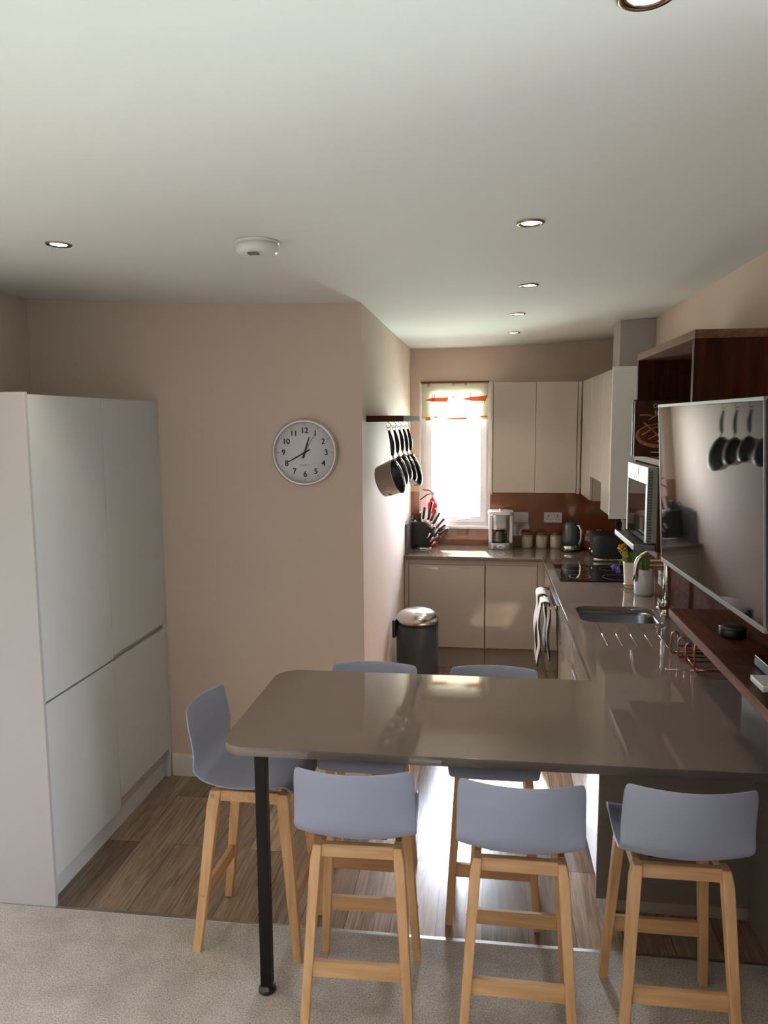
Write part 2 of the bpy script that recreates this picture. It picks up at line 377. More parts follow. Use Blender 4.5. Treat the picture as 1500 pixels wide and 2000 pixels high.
def face_cam(x, y, z): # local XY plane -> world XZ plane facing -y
    return Matrix.Translation((x, y, z)) @ Matrix.Rotation(PI/2, 4, 'X')

# ---------------------------------------------------------------- room shell
XL, XM, XR, YC, YB, YR = -2.44, -0.632, 1.075, 3.897, 6.46, -2.2
def zc(x):
    return 2.555+.0195*(x+.55)**2
f = MB().box(XL-.1, XR+.1, 2.70, YB+.1, -0.05, 0.0); struct('floor', f, M['floor'])
f = MB().box(XL-.1, XR+.1, YR-.1, 2.693, -0.05, 0.006); o = struct('carpet', f, M['carpet'])
o = struct('trim_1', MB().prism([(-0.014, 0), (0.014, 0), (0.008, .007), (-0.008, .007)], -1.72, XR, Matrix.Translation((0, 2.697, 0)) @ Matrix(((0, 0, 1, 0), (1, 0, 0, 0), (0, 1, 0, 0), (0, 0, 0, 1)))), M['satin'])
t = bmesh.new()
xs = [XL-.12+(XR-XL+.24)*k/36 for k in range(37)]; low = [[t.verts.new((x, y, zc(x))) for x in xs] for y in (YR-.1, YB+.12)]; hi = [[t.verts.new((x, y, 2.78)) for x in xs] for y in (YR-.1, YB+.12)]
for i in range(36):
    t.faces.new((low[0][i], low[1][i], low[1][i+1], low[0][i+1])); t.faces.new((hi[0][i], hi[0][i+1], hi[1][i+1], hi[1][i]))
    for k in (0, 1): t.faces.new((low[k][i], low[k][i+1], hi[k][i+1], hi[k][i]))
for k in (0, 36): t.faces.new((low[0][k], hi[0][k], hi[1][k], low[1][k]))
bmesh.ops.recalc_face_normals(t, faces=t.faces[:])
mb = MB(); mb.add(t); struct('ceiling', mb, M['ceiling'])
struct('wall_left', MB().box(XL-.1, XL, YR, YC+.1, 0, 2.70), M['wall'])
struct('wall_centre', MB().box(XL, XM, YC, YC+.1, 0, 2.68), M['wall'])
struct('wall_kitchen_left', MB().box(XM-.1, XM, YC+.1, YB, 0, 2.62), M['wall'])
# right wall, with the wide patio window beside the camera (y -1.49 .. 1.21)
mb = MB(); mb.box(XR, XR+.1, 1.21, YB, 0, 2.70); mb.box(XR, XR+.1, YR, -1.49, 0, 2.70); mb.box(XR, XR+.1, -1.49, 1.21, 2.13, 2.70); mb.box(XR, XR+.1, -1.49, 1.21, 0, .03)
struct('wall_right', mb, M['wall'])
struct('added_shade_wall', MB().box(.62, XR-.001, 1.22, 1.36, 0.007, 2.62), M['wall'])  # unseen wall stub, added to keep patio light off the right side
# back wall with the window opening
WX0, WX1, WZ0, WZ1 = -0.556, 0.032, 1.055, 2.285
mb = MB(); mb.box(XM-.1, WX0, YB, YB+.12, 0, 2.66); mb.box(WX1, XR+.1, YB, YB+.12, 0, 2.66); mb.box(WX0, WX1, YB, YB+.12, 0, WZ0); mb.box(WX0, WX1, YB, YB+.12, WZ1, 2.66)
struct('wall_back', mb, M['wall'])
# wall behind the camera, unseen; its dark colour is made up to cut bounced light
struct('wall_rear', MB().box(XL-.1, XR+.1, YR-.1, YR, 0, 2.70), mat('dark_bounce_cut', (0.22, 0.20, 0.18), 0.8))
# skirting
mb = MB(); mb.box(-1.722, XM-.0, YC-.016, YC, 0.0, 0.112); mb.box(-1.722, XM, YC-.011, YC, 0.112, 0.124); struct('baseboard_centre', mb, M['trimwhite'])
mb = MB(); mb.box(XM, XM+.016, YC, 5.90, 0.0, 0.112); mb.box(XM, XM+.011, YC, 5.90, 0.112, 0.124); struct('baseboard_kitchen', mb, M['trimwhite'])

# window in the back wall
win = bpy.data.objects.new('window_1', None); C.objects.link(win); win.location = (-.26, YB+.03, WZ0); win['kind'] = 'structure'
def frame(mb, x0, x1, y0, y1, z0, z1, w):
    mb.box(x0, x0+w, y0, y1, z0, z1, bev=.003); mb.box(x1-w, x1, y0, y1, z0, z1, bev=.003)
    mb.box(x0+w, x1-w, y0, y1, z0, z0+w, bev=.003); mb.box(x0+w, x1-w, y0, y1, z1-w, z1, bev=.003); return mb
frame(MB(), WX0, WX1, YB+.045, YB+.11, WZ0+.005, WZ1, .055).obj('window_frame', M['upvc'], win)
frame(MB(), WX0+.05, WX1-.03, YB+.03, YB+.09, WZ0+.045, WZ1-.04, .05).obj('casement', M['upvc'], win)
MB().box(WX0+.09, WX1-.07, YB+.062, YB+.068, WZ0+.09, WZ1-.08).obj('window_pane', M['pane'], win)
mb = MB(); mb.box(-.245, -.205, YB+.012, YB+.032, WZ0+.055, WZ0+.085, bev=.004); mb.tube([(-.24, YB+.008, WZ0+.07), (-.19, YB-.002, WZ0+.072), (-.13, YB-.002, WZ0+.076)], .006)
mb.obj('window_handle', M['white'], win)
mb = MB(); mb.box(WX0-.0, WX1+.0, YB-.03, YB+.05, WZ0-.005, WZ0+.018, bev=.003); mb.obj('window_sill', M['upvc'], win)
mb = MB(); mb.box(WX0-.004, WX0+.012, YB-.006, YB+.04, WZ0+.02, WZ1); mb.box(WX1-.012, WX1+.006, YB-.006, YB+.04, WZ0+.02, WZ1); mb.box(WX0, WX1, YB-.006, YB+.04, WZ1-.006, WZ1+.006)
mb.obj('window_reveal', M['trimwhite'], win)

# patio window in the right wall beside the camera
pw = bpy.data.objects.new('window_2', None); C.objects.link(pw); pw.location = (XR+.06, -.14, .03); pw['kind'] = 'structure'
mb = MB()
for a, b in ((-1.49, -.115), (-.165, 1.21)):
    for y0, y1, z0, z1 in ((a, a+.05, .03, 2.13), (b-.05, b, .03, 2.13), (a+.05, b-.05, .03, .09), (a+.05, b-.05, 2.07, 2.13)): mb.box(XR+.03, XR+.08, y0, y1, z0, z1)
mb.obj('window_frame', M['upvc'], pw)
MB().box(XR+.052, XR+.058, -1.45, 1.17, .08, 2.08).obj('window_pane', M['pane'], pw)

# blind
BX0, BX1 = WX0+.016, WX1-.016
bl = thing('roman_blind', 'cream roman blind with orange retro print pulled up over the window', 'blind', (-.26, YB+.0, 1.97))
t = bmesh.new(); g = []
for i in range(25):
    z = 2.272-(2.272-1.975)*i/24; yy = YB-.004+.006*math.sin(i/24*PI*3)
    g.append([t.verts.new((BX0+(BX1-BX0)*k/12, yy, z)) for k in range(13)])
for i in range(24):
    for k in range(12): t.faces.new((g[i][k], g[i][k+1], g[i+1][k+1], g[i+1][k])).smooth = True
mb = MB(); mb.add(t); o = mb.obj('blind_fabric', M['blind'], bl); md = o.modifiers.new('t', 'SOLIDIFY'); md.thickness = .0015
yb_ = YB-.016
def bx(px): return -.5565+(px-60)/ (1410-60)*.578
def bz(py): return 2.281-(py-110)/(800-110)*.308
def flat(nm, mt, pts, y=yb_): # printed shape on the fabric, a thin piece of its own
    mb = MB(); mb.prism([(bx(a), bz(b)) for a, b in pts], 0, .0012, Matrix(((1, 0, 0, 0), (0, 0, -1, y), (0, 1, 0, 0), (0, 0, 0, 1)))); mb.obj(nm, mt, bl)
for pts in ([(170, 450), (320, 405), (630, 400), (600, 480), (320, 475)], [(900, 430), (1040, 400), (1380, 370), (1340, 475), (1060, 470)], [(100, 150), (270, 150), (270, 125), (100, 128)], [(700, 145), (980, 140), (980, 115), (700, 118)],
            [(170, 765), (280, 765), (270, 825), (190, 825)], [(300, 765), (380, 745), (460, 765), (380, 780)], [(560, 785), (990, 770), (970, 810), (700, 815)], [(1240, 750), (1385, 745), (1370, 775), (1250, 780)]):
    flat('orange_print', M['blindorange'] if pts[0][1] < 700 else M['orange'], pts, yb_ if pts[0][1] < 700 else YB-.0206)
for x, a, b in ((228, 130, 200), (252, 130, 200), (708, 120, 190), (745, 120, 190), (945, 115, 185), (970, 115, 185), (325, 335, 480), (355, 335, 480), (1048, 320, 420), (1075, 320, 420), (1290, 470, 520), (1320, 470, 520)):
    flat('brown_line', M['blindbrown'], [(x-5, b), (x+5, b), (x+5, a), (x-5, a)], yb_-.0014)
for pts in ([(170, 452), (205, 440), (205, 458)], [(890, 432), (915, 424), (915, 440)], [(660, 392), (720, 384), (775, 392), (720, 404)]):
    flat('brown_tip', M['blindbrown'], pts, yb_-.0014)
MB().box(BX0, BX1, YB-.020, YB-.004, 1.966, 1.980, bev=.003).obj('bottom_bar', M['blind'], bl)
MB().box(BX0-.004, BX1+.004, YB-.022, YB+.01, 2.270, 2.283, bev=.002).obj('head_rail', M['blindbrown'], bl, label='thin dark head rail')

# splashbacks of copper-brown glass
mb = MB(); mb.box(XM+.001, WX0-.004, YB-.007, YB-.001, .912, 1.362); mb.box(WX0-.004, WX1+.006, YB-.007, YB-.001, .912, 1.048); mb.box(WX1+.006, XR-.008, YB-.007, YB-.001, .912, 1.395)
tag(mb.obj('splashback', M['splash']), 'copper brown glass splashback on the back wall under the window', 'splashback')
mb = MB(); mb.box(XR-.007, XR-.001, 4.46, YB-.008, .912, 1.60)
tag(mb.obj('splashback', M['splash']), 'copper brown glass splashback on the right wall behind the tap', 'splashback')

# ---------------------------------------------------------------- worktop
HW = .91
xc, yb, yf, yn, xt = .4354, 5.8786, 3.0823, 2.3004, -.8626
out = []
def arc(cx, cy, r_, a0, a1, n=10): return [(cx+r_*math.cos(a0+(a1-a0)*i/n), cy+r_*math.sin(a0+(a1-a0)*i/n)) for i in range(n+1)]
out += arc(xt+.085, yn+.085, .085, PI, 1.5*PI)
out += [(XR-.002, yn), (XR-.002, YB-.002), (XM+.002, YB-.002), (XM+.002, yb), (xc, yb), (xc, yf)]
out += arc(xt+.10, yf-.10, .10, .5*PI, PI)
sink_hole = rrect(.505, .925, 4.005, 4.365, .075)
wt = tag(slab(out, [sink_hole[::-1]], HW-.030, HW).obj('worktop', M['worktop']), 'glossy taupe grey worktop running along the kitchen and out as breakfast bar', 'worktop')
# drainer grooves cut lines and rim of the drainer
mb = MB()
for k in range(5):
    x0 = .575+.068*k; mb.tube([(x0+.002, 3.985, HW+.0004), (x0-.004, 3.575, HW+.0004)], .0022, n=6)
mb.tube([(.985, 4.12, HW+.0004), (.985, 3.8, HW+.0004), (.985, 3.48, HW+.0004)]+[(.845+.14*math.cos(a), 3.40+.14*math.sin(a), HW+.0004) for a in [-k_*PI/24 for k_ in range(13)]]+[(.76, 3.26, HW+.0004)], .0018, n=6)
o = mb.obj('drainer_groove', M['chrome'], wt, label='bright lines of the drainer grooves')
# leg of the breakfast bar
lg = MB(); lg.box(-.754, -.716, 2.340, 2.378, .03, HW-.031, bev=.002); lego = lg.obj('support_leg', M['blackmetal'])
tag(lego, 'black square steel leg under the left end of the breakfast bar', 'table leg')
mb = MB(); mb.lathe([(0, .006), (.030, .006), (.032, .012), (.028, .022), (.014, .028), (.012, .034), (0, .034)], (-.735, 2.359, 0)); mb.obj('foot', M['blackgloss'], lego)

# upstands
mb = MB(); mb.prism([(5.97, .911), (6.448, .911), (6.448, 1.16), (6.06, 1.16), (5.97, 1.145)], XM+.001, XM+.022, Matrix(((0, 0, 1, 0), (1, 0, 0, 0), (0, 1, 0, 0), (0, 0, 0, 1))))
tag(mb.obj('upstand', M['upstand']), 'dark grey upright slab on the left wall beside the knife block', 'upstand')
mb = MB(); mb.box(XR-.022, XR-.001, 1.45, 3.2, .911, 1.158)
tag(mb.obj('upstand', M['upstand']), 'dark grey stone upstand on the right wall under the walnut shelf', 'upstand')

# ---------------------------------------------------------------- sink, tap, hob
sk = thing('sink', 'undermounted stainless steel sink bowl with rounded corners', 'sink', (.715, 4.185, .72))
t = bmesh.new(); N = None; rings = []
for (ins, z, rr) in ((-.012, HW-.031, .085), (.0, HW-.031, .075), (.004, HW-.05, .075), (.010, HW-.15, .07), (.03, HW-.18, .06), (.06, HW-.19, .04)):
    pl = rrect(.505+ins, .925-ins, 4.005+ins, 4.365-ins, rr); rings.append([t.verts.new((x, y, z)) for x, y in pl])
for a, b in zip(rings, rings[1:]):
    n = len(a)
    for i in range(n): t.faces.new((a[i], a[(i+1) % n], b[(i+1) % n], b[i])).smooth = True
t.faces.new(rings[-1]); bmesh.ops.recalc_face_normals(t, faces=t.faces[:])
for f_ in t.faces: f_.normal_flip()
mb = MB(); mb.add(t); o = mb.obj('bowl', M['sink'], sk); md = o.modifiers.new('t', 'SOLIDIFY'); md.thickness = .0015; md.offset = -1
mb = MB(); mb.lathe([(0, .003), (.028, .003), (.042, .001), (.042, -.002), (0, -.002)], (.715, 4.185, HW-.186)); mb.obj('drain', M['chrome'], sk)

tp = thing('kitchen_tap', 'tall chrome swan neck tap at the right of the sink', 'tap', (.968, 4.19, HW))
mb = MB(); mb.lathe([(0, 0), (.028, 0), (.028, .008), (.022, .014), (.020, .05), (.024, .06), (.022, .085), (.016, .095), (0, .095)], (.968, 4.19, HW)); mb.obj('base', M['chrome'], tp)
pts = [(.968, 4.19, HW+.08), (.968, 4.19, 1.10), (.966, 4.19, 1.17)]
for i in range(1, 15):
    a = PI*i/14; pts.append((.886+.080*math.cos(a), 4.19, 1.17+.082*math.sin(a)))
pts += [(.804, 4.19, 1.14), (.803, 4.19, 1.095)]
mb = MB(); mb.tube(pts, [.021, .021, .018]+[.0145]*14+[.0145, .0145], n=16); mb.obj('spout', M['chrome'], tp)
mb = MB(); mb.cyl((.968, 4.17, HW+.045), (.925, 4.14, HW+.05), .010); mb.ball((.922, 4.138, HW+.05), .016); mb.cyl((.922, 4.138, HW+.05), (.915, 4.132, HW+.085), .005); mb.obj('lever', M['chrome'], tp)

hb = thing('induction_hob', 'black glass induction hob set in the right hand worktop', 'hob', (.73, 5.31, HW))
MB().box(.488, 1.0, 5.02, 5.61, HW+.0002, HW+.005, bev=.001).obj('glass_top', M['blackgloss'], hb)
mb = MB()
for cx, cy, rr in ((.63, 5.17, .07), (.63, 5.46, .09), (.87, 5.17, .09), (.87, 5.46, .07)):
    mb = MB(); mb.lathe([(rr, .0051), (rr, .0056), (rr-.002, .0056), (rr-.002, .0051)], (cx, cy, HW), n=40); mb.obj('zone_ring', M['greyink'], hb)

# ---------------------------------------------------------------- base units
DX = xc+.018   # door plane of the right-hand run
DY = yb+.022   # door plane of the back run
def cabinet(name, label, cat, loc, parts, group=None):
    t_ = thing(name, label, cat, loc, group)
    for nm, boxes, mt, lb in parts:
        mb = MB()
        for b_ in boxes: mb.box(*b_[:6], bev=b_[6] if len(b_) > 6 else 0)
        mb.obj(nm, mt, t_, label=lb)
    return t_
ZT = HW-.031
# back run
cabinet('base_cabinet', 'gloss cashmere base cabinet on the back wall below the window, left one', 'cabinet', (-.31, 6.15, 0), [
    ('carcass', [(XM+.004, .0, DY+.021, YB-.01, .17, ZT)], M['carcass'], None),
    ('door', [(-.594, -.004, DY, DY+.019, .178, .840, .002)], M['gloss'], None),
    ('grip_channel', [(-.594, -.004, DY+.004, DY+.022, .842, ZT)], M['glossrail'], 'recessed grip channel'),
    ('filler', [(XM+.004, -.598, DY, DY+.019, .17, ZT)], M['gloss'], None),
    ('plinth', [(XM+.004, .0, DY+.05, DY+.066, .0, .17)], M['plinth'], None)], 'base cabinets of the back run')
cabinet('base_cabinet', 'gloss cashmere base cabinet on the back wall, right one at the corner', 'cabinet', (.24, 6.15, 0), [
    ('carcass', [(.004, .44, DY+.021, YB-.01, .17, ZT)], M['carcass'], None),
    ('door', [(.004, .400, DY, DY+.019, .178, .840, .002)], M['gloss'], None),
    ('grip_channel', [(.004, .400, DY+.004, DY+.022, .842, ZT)], M['glossrail'], 'recessed grip channel'),
    ('filler', [(.404, DX-.001, DY, DY+.019, .17, ZT)], M['gloss'], None),
    ('plinth', [(.004, DX+.045, DY+.05, DY+.066, .0, .17)], M['plinth'], None)], 'base cabinets of the back run')
# right run : corner filler+oven housing 4.98-5.60, then two door units, drawer unit, end unit under bar
def right_unit(name, label, cat, y0, y1, drawers=False, low=False):
    parts = [('carcass', [(DX+.021, XR-.01, y0+.001, y1-.001, .12, .64 if low else ZT)], M['carcass'], None)]
    if drawers:
        parts += [('drawer', [(DX, DX+.019, y0+.002, y1-.002, .128, .66, .002)], M['gloss'], None), ('drawer', [(DX, DX+.019, y0+.002, y1-.002, .70, .852, .002)], M['gloss'], None),
                  ('grip_channel', [(DX+.002, DX+.02, y0+.002, y1-.002, .662, .698)], M['satin'], 'silver grip channel between the drawers'),
                  ('grip_channel', [(DX+.001, DX+.02, y0+.002, y1-.002, .856, ZT)], M['satin'], 'silver grip channel')]
    else:
        parts += [('door', [(DX, DX+.019, y0+.002, y1-.002, .128, .852, .002)], M['gloss'], None),
                  ('grip_channel', [(DX+.001, DX+.02, y0+.002, y1-.002, .856, ZT)], M['satin'], 'silver grip channel')]
    parts += [('plinth', [(DX+.05, DX+.066, y0, y1, .0, .12)], M['plinth'], None)]
    return cabinet(name, label, cat, ((DX+XR)/2, (y0+y1)/2, 0), parts, 'base cabinets of the right run')
right_unit('base_cabinet', 'gloss base cabinet in the far right corner beyond the oven', 'cabinet', 5.345, 5.89)
right_unit('base_cabinet', 'gloss base cabinet beneath the sink beside the oven', 'cabinet', 3.99, 4.715, low=True)
DU = right_unit('drawer_unit', 'gloss drawer unit with silver grips just beyond the breakfast bar', 'drawer unit', 2.97, 3.985, drawers=True)
bevel(MB().box(DX-.002, XR-.02, 2.945, 2.965, .055, ZT).obj('end_panel', M['carcass'], DU, label='taupe end panel'))
bevel(MB().box(DX+.07, XR-.02, 2.955, 2.967, .0, .054).obj('end_plinth', M['plinth'], DU))
tag(bevel(MB().box(1.032, XR-.001, 1.45, 2.944, .006, ZT).obj('wall_panel', M['carcass'])), 'taupe grey panel against the right wall under the breakfast bar', 'panel')
# oven
ov = thing('oven', 'built in black glass oven with a steel bar handle under the hob', 'oven', (.75, 5.03, 0))
MB().box(DX+.021, XR-.02, 4.721, 5.339, .12, ZT).obj('body', M['carcass'], ov)
MB().box(DX-.004, DX+.018, 4.724, 5.336, .16, .745, bev=.002).obj('oven_door', M['blackgloss'], ov)
MB().box(DX-.002, DX+.018, 4.724, 5.336, .752, .868, bev=.002).obj('control_panel', M['steel'], ov)
mb = MB(); mb.box(.372, .384, 4.745, 5.315, .792, .804); mb.box(.372, DX-.0005, 4.745, 4.760, .790, .806); mb.box(.372, DX-.0005, 5.30, 5.315, .790, .806)
mb.obj('handle', M['chrome'], ov)
MB().box(DX-.012, DX-.0022, 4.738, 5.322, .785, .815).obj('handle_strip', M['black'], ov)
MB().box(DX+.05, DX+.066, 4.72, 5.34, 0, .12).obj('plinth', M['plinth'], ov)
def towel(y0, y1, zlow, xo, xi, seed, label, zl2):
    rnd = random.Random(seed); ph = rnd.random()*6
    th = thing('tea_towel', label, 'towel', (.378, (y0+y1)/2, .8), 'tea towels hanging by the oven')
    path = []
    n = 22
    for i in range(n+1):
        f_ = i/n; path.append((xo-.006*math.sin(f_*9+ph)-.010*(1-f_), zlow+(.80-zlow)*f_))
    path += [(xo+.004, .812), (.378, .818), (xi-.004, .812)]
    for i in range(n+1):
        f_ = 1-i/n; path.append((xi+.005*math.sin(f_*8+ph), zl2+(.80-zl2)*f_))
    for nm, a, b, mt, lb in (('cloth', y0+.018, y1, M['towel'], None), ('border', y0, y0+.018, M['towelstripe'], 'black hem')):
        t = bmesh.new(); g = []
        for i, (x, z) in enumerate(path):
            g.append([t.verts.new((x+.004*math.sin(9*yy/.1+i*.3), yy, z)) for yy in [a+(b-a)*k/6 for k in range(7)]])
        for p_, q_ in zip(g, g[1:]):
            for k in range(6): t.faces.new((p_[k], p_[k+1], q_[k+1], q_[k])).smooth = True
        mb = MB(); mb.add(t); o = mb.obj(nm, mt, th); md = o.modifiers.new('s', 'SOLIDIFY'); md.thickness = .006; md.offset = 0
towel(4.80, 4.97, .40, .352, .404, 3, 'white tea towel with black hem over the oven handle, nearer one', .44)
towel(5.03, 5.25, .36, .350, .405, 5, 'white tea towel with black hem over the oven handle, farther one', .42)

# ---------------------------------------------------------------- tall units on the left
TX = -1.728
tall = 2.075
def tallunit(label, y0, y1, low, gap):
    t_ = thing('tall_cabinet', label, 'cabinet', ((XL+TX)/2, (y0+y1)/2, 0), 'tall cabinets on the left wall')
    MB().box(XL+.005, TX-.022, y0+.001, y1-.001, .10, tall-.004).obj('carcass', M['tallside'], t_)
    mb = MB(); mb.box(TX-.020, TX, y0+.0015, y1-.0015, .850+gap, tall-.002, bev=.0015); mb.obj('upper_door', M['tallface'], t_)
    mb = MB(); mb.box(TX-.020, TX, y0+.0015, y1-.0015, low, .850, bev=.0015); mb.obj('lower_door', M['tallface'], t_)
    MB().box(TX-.0215, TX-.014, y0+.0015, y1-.0015, .8515, .8485+gap).obj('grip_channel', M['satin'], t_, label='pale silver grip channel')
    MB().box(TX-.050, TX-.034, y0, y1, .0, .10 if low < .15 else low-.005).obj('plinth', M['tallface'], t_)
    return t_
tn = tallunit('tall pale grey handleless cabinet, the nearer one with the broad plain end panel', 2.722, 3.292, .115, .009)
bevel(MB().box(XL+.005, TX+.006, 2.700, 2.719, .0, tall+.006).obj('end_panel', M['tallside'], tn, label='pinkish grey end panel'))
tf = tallunit('tall pale grey handleless cabinet, the farther one with a raised lower door', 3.294, 3.864, .165, .026)
bevel(MB().box(XL+.005, TX, 3.866, 3.893, .0, tall-.002).obj('filler_panel', M['tallface'], tf))

# ---------------------------------------------------------------- wall cabinets
WZB, WZT = 1.392, 2.250
WY = 6.05
def wallcab(label, x0, x1, y0, y1, z0, door, side):
    t_ = thing('wall_cabinet', label, 'cabinet', ((x0+x1)/2, (y0+y1)/2, z0), 'gloss wall cabinets')
    if side == 'y':
        MB().box(x0, x1, y0+.021, y1, z0, WZT).obj('carcass', M['gloss'], t_)
        for a, b in door: MB().box(a, b, y0, y0+.019, z0+.004, WZT, bev=.0015).obj('door', M['gloss'], t_)
    else:
        MB().box(x0+.021, x1, y0, y1, z0, WZT).obj('carcass', M['gloss'], t_)
        for a, b in door: MB().box(x0, x0+.019, a, b, z0+.004, WZT, bev=.0015).obj('door', M['gloss'], t_)
    return t_
wd = wallcab('double gloss wall cabinet on the back wall right of the window', .052, .694, WY, YB-.001, WZB, ((.054, .378), (.381, .692)), 'y')
bevel(MB().box(.040, .0515, WY-.004, YB-.001, WZB-.012, WZT+.008).obj('side_panel', M['gloss'], wd))
bevel(MB().box(.696, .718, WY-.022, WY+.02, WZB-.002, WZT).obj('corner_post', M['gloss'], wd))
wallcab('narrow gloss wall cabinet in the far right corner', .722, XR-.001, 5.482, 6.047, WZB, ((5.484, 5.99),), 'x')
wallcab('shorter gloss wall cabinet hiding the extractor over the hob', .722, XR-.001, 4.962, 5.479, 1.560, ((4.964, 5.477),), 'x')
we = wallcab('gloss wall cabinet with the broad white end facing the room', .722, XR-.001, 4.605, 4.959, WZB, ((4.607, 4.957),), 'x')
bevel(MB().box(.718, XR-.001, 4.585, 4.603, WZB-.012, WZT+.012).obj('end_panel', mat('white_gloss_end_panel', (0.84, 0.87, 0.85), .2), we, label='bright white end panel'))
ex = thing('extractor_hood', 'steel extractor insert under the short wall cabinet over the hob', 'extractor', (.9, 5.22, 1.54))
MB().box(.76, 1.05, 4.98, 5.46, 1.535, 1.558, bev=.003).obj('housing', M['steel'], ex)
MB().box(.79, 1.02, 5.02, 5.42, 1.529, 1.534).obj('filter', M['satin'], ex)
tag(bevel(MB().box(.852, XR-.001, 5.19, 5.46, WZT+.002, 2.600).obj('duct_box', M['tallside'])), 'grey boxed duct rising from the wall cabinets to the ceiling', 'duct')

# sockets on the splashback
def socket(label, cx, cz, double, face='y', cy=YB-.0075):
    t_ = thing('wall_socket', label, 'socket', (cx, cy, cz))
    w = .073 if double else .067
    def B(mb, a0, a1, d0, d1, z0, z1, bev=0):
        if face == 'y': mb.box(cx+a0, cx+a1, cy-d1, cy-d0, cz+z0, cz+z1, bev=bev)
        else: mb.box(cx-d1, cx-d0, cy+a0, cy+a1, cz+z0, cz+z1, bev=bev)
        return mb
    B(MB(), -w, w, 0, .009, -.043, .043, .002).obj('plate', M['white'], t_)
    if double:
        for s_ in (-.036, .036):
            mb = MB(); B(mb, s_-.0035, s_+.0035, .0091, .0096, .006, .020); B(mb, s_-.016, s_-.008, .0091, .0096, -.018, -.012); B(mb, s_+.008, s_+.016, .0091, .0096, -.018, -.012); mb.obj('pin_hole', M['ink'], t_)
        mb = MB()
        for s_ in (-.010, .010): B(mb, s_-.005, s_+.005, .009, .0115, .020, .032)
        mb.obj('rocker_switch', M['white'], t_)
    return t_
socket('plain white blank socket plate beside the coffee maker', .290, 1.152, False)
socket('white double socket above the storage jars', .558, 1.152, True)
socket('white double socket on the right wall near the toaster', XR-.0075, 1.145, True, 'x', 6.10)
socket('white double socket on the right wall behind the tap', XR-.0075, .995, True, 'x', 4.74)
mb = MB(); mb.box(XR-.06, XR-.0175, 6.115, 6.155, 1.115, 1.165, bev=.006); mb.tube([(XR-.04, 6.135, 1.118), (XR-.035, 6.14, 1.02), (XR-.03, 6.15, .93)], .004)
tag(mb.obj('power_plug', M['black']), 'black plug with its cable in the socket near the toaster', 'plug')

# ---------------------------------------------------------------- walnut unit, shelf, tv
wu = thing('walnut_wall_unit', 'dark walnut open wall unit above the television', 'shelf unit', (.9, 3.5, 1.76))
XW = .752
MB().box(XW, XR-.001, 2.972, 4.052, 2.253, 2.285, bev=.0015).obj('top_board', M['walnutlit'], wu, label='top board with paler edge')
MB().box(XW+.001, XR-.001, 2.975, 3.005, 1.785, 2.252, bev=.0015).obj('near_end_panel', M['walnut'], wu)
MB().box(XW+.001, XR-.001, 4.020, 4.050, 1.785, 2.252, bev=.0015).obj('far_end_panel', M['walnut'], wu)
MB().box(XR-.020, XR-.002, 3.006, 4.019, 1.785, 2.252).obj('back_board', M['walnut'], wu)
MB().box(XW, XR-.001, 2.975, 4.050, 1.756, 1.784, bev=.0015).obj('shelf_board', M['walnutlit'], wu)
MB().box(XW+.002, XR-.001, 3.470, 3.498, 1.373, 1.755, bev=.0015).obj('side_board', M['walnut'], wu)
MB().box(XW+.002, XR-.001, 4.022, 4.050, 1.373, 1.755, bev=.0015).obj('side_board', M['walnut'], wu)
MB().box(XW+.002, XR-.001, 3.470, 4.050, 1.343, 1.372, bev=.0015).obj('bottom_board', M['walnutlit'], wu)

ls = thing('walnut_shelf', 'long dark walnut shelf below the television over the breakfast bar', 'shelf', (.9, 2.2, 1.16))
MB().box(.750, XR-.003, 1.45, 3.19, 1.160, 1.192, bev=.0015).obj('shelf_board', M['walnuty'], ls)
MB().box(.7475, .7499, 1.45, 3.19, 1.160, 1.192).obj('front_edge', M['walnutlit'], ls, label='front edge coloured paler as lit')
MB().box(XR-.022, XR-.009, 3.2005, 4.45, .912, 1.342).obj('back_board', M['walnutmatt'], ls)
MB().box(XR-.022, XR-.009, 1.45, 3.1995, 1.193, 1.75).obj('back_board', M['walnutmatt'], ls)

# microwave, tray and cookbooks
tag(bevel(MB().box(.668, XR-.03, 3.505, 4.00, 1.3735, 1.396).obj('serving_tray', M['black']), .004), 'black tray with a silver rim sticking out under the microwave', 'tray')
o = bpy.data.objects['serving_tray']
mb = MB(); mb.box(.658, .667, 3.50, 4.005, 1.376, 1.402, bev=.003); mb.box(.667, .751, 3.495, 3.5035, 1.376, 1.402, bev=.003); mb.obj('rim', M['tvbezel'], o, label='silver rim')
mw = thing('microwave', 'silver microwave with a mirror door standing in the walnut unit', 'microwave', (.88, 3.76, 1.397))
MB().box(.735, XR-.025, 3.520, 4.010, 1.4055, 1.748, bev=.003).obj('body', M['mwface'], mw)
FX = .715
mb = MB(); mb.box(FX, .7345, 3.520, 4.010, 1.668, 1.748, bev=.002); mb.obj('control_panel', M['mwface'], mw)
mb = MB(); mb.box(FX, .7345, 3.520, 3.560, 1.405, 1.667); mb.box(FX, .7345, 3.985, 4.010, 1.405, 1.667); mb.obj('door_frame', M['mwface'], mw)
MB().box(FX+.003, .7345, 3.561, 3.984, 1.405, 1.666).obj('door_glass', M['screen'], mw)
mb = MB()
for i in range(26): mb.box(FX+.002, .7355, 3.5165, 3.5198, 1.412+i*.0125, 1.4175+i*.0125)
mb.obj('vent_slots', M['lcd'], mw)
MB().box(FX-.0015, FX-.0001, 3.73, 3.86, 1.702, 1.738).obj('display', M['lcd'], mw)
mb = MB()
for i in range(3): mb.box(FX-.0015, FX-.0001, 3.73+i*.05, 3.755+i*.05, 1.678, 1.694)
mb.obj('button', M['lcd'], mw)
for y in (3.56, 3.94): MB().box(.78, 1.03, y, y+.03, 1.3965, 1.405).obj('foot', M['black'], mw)

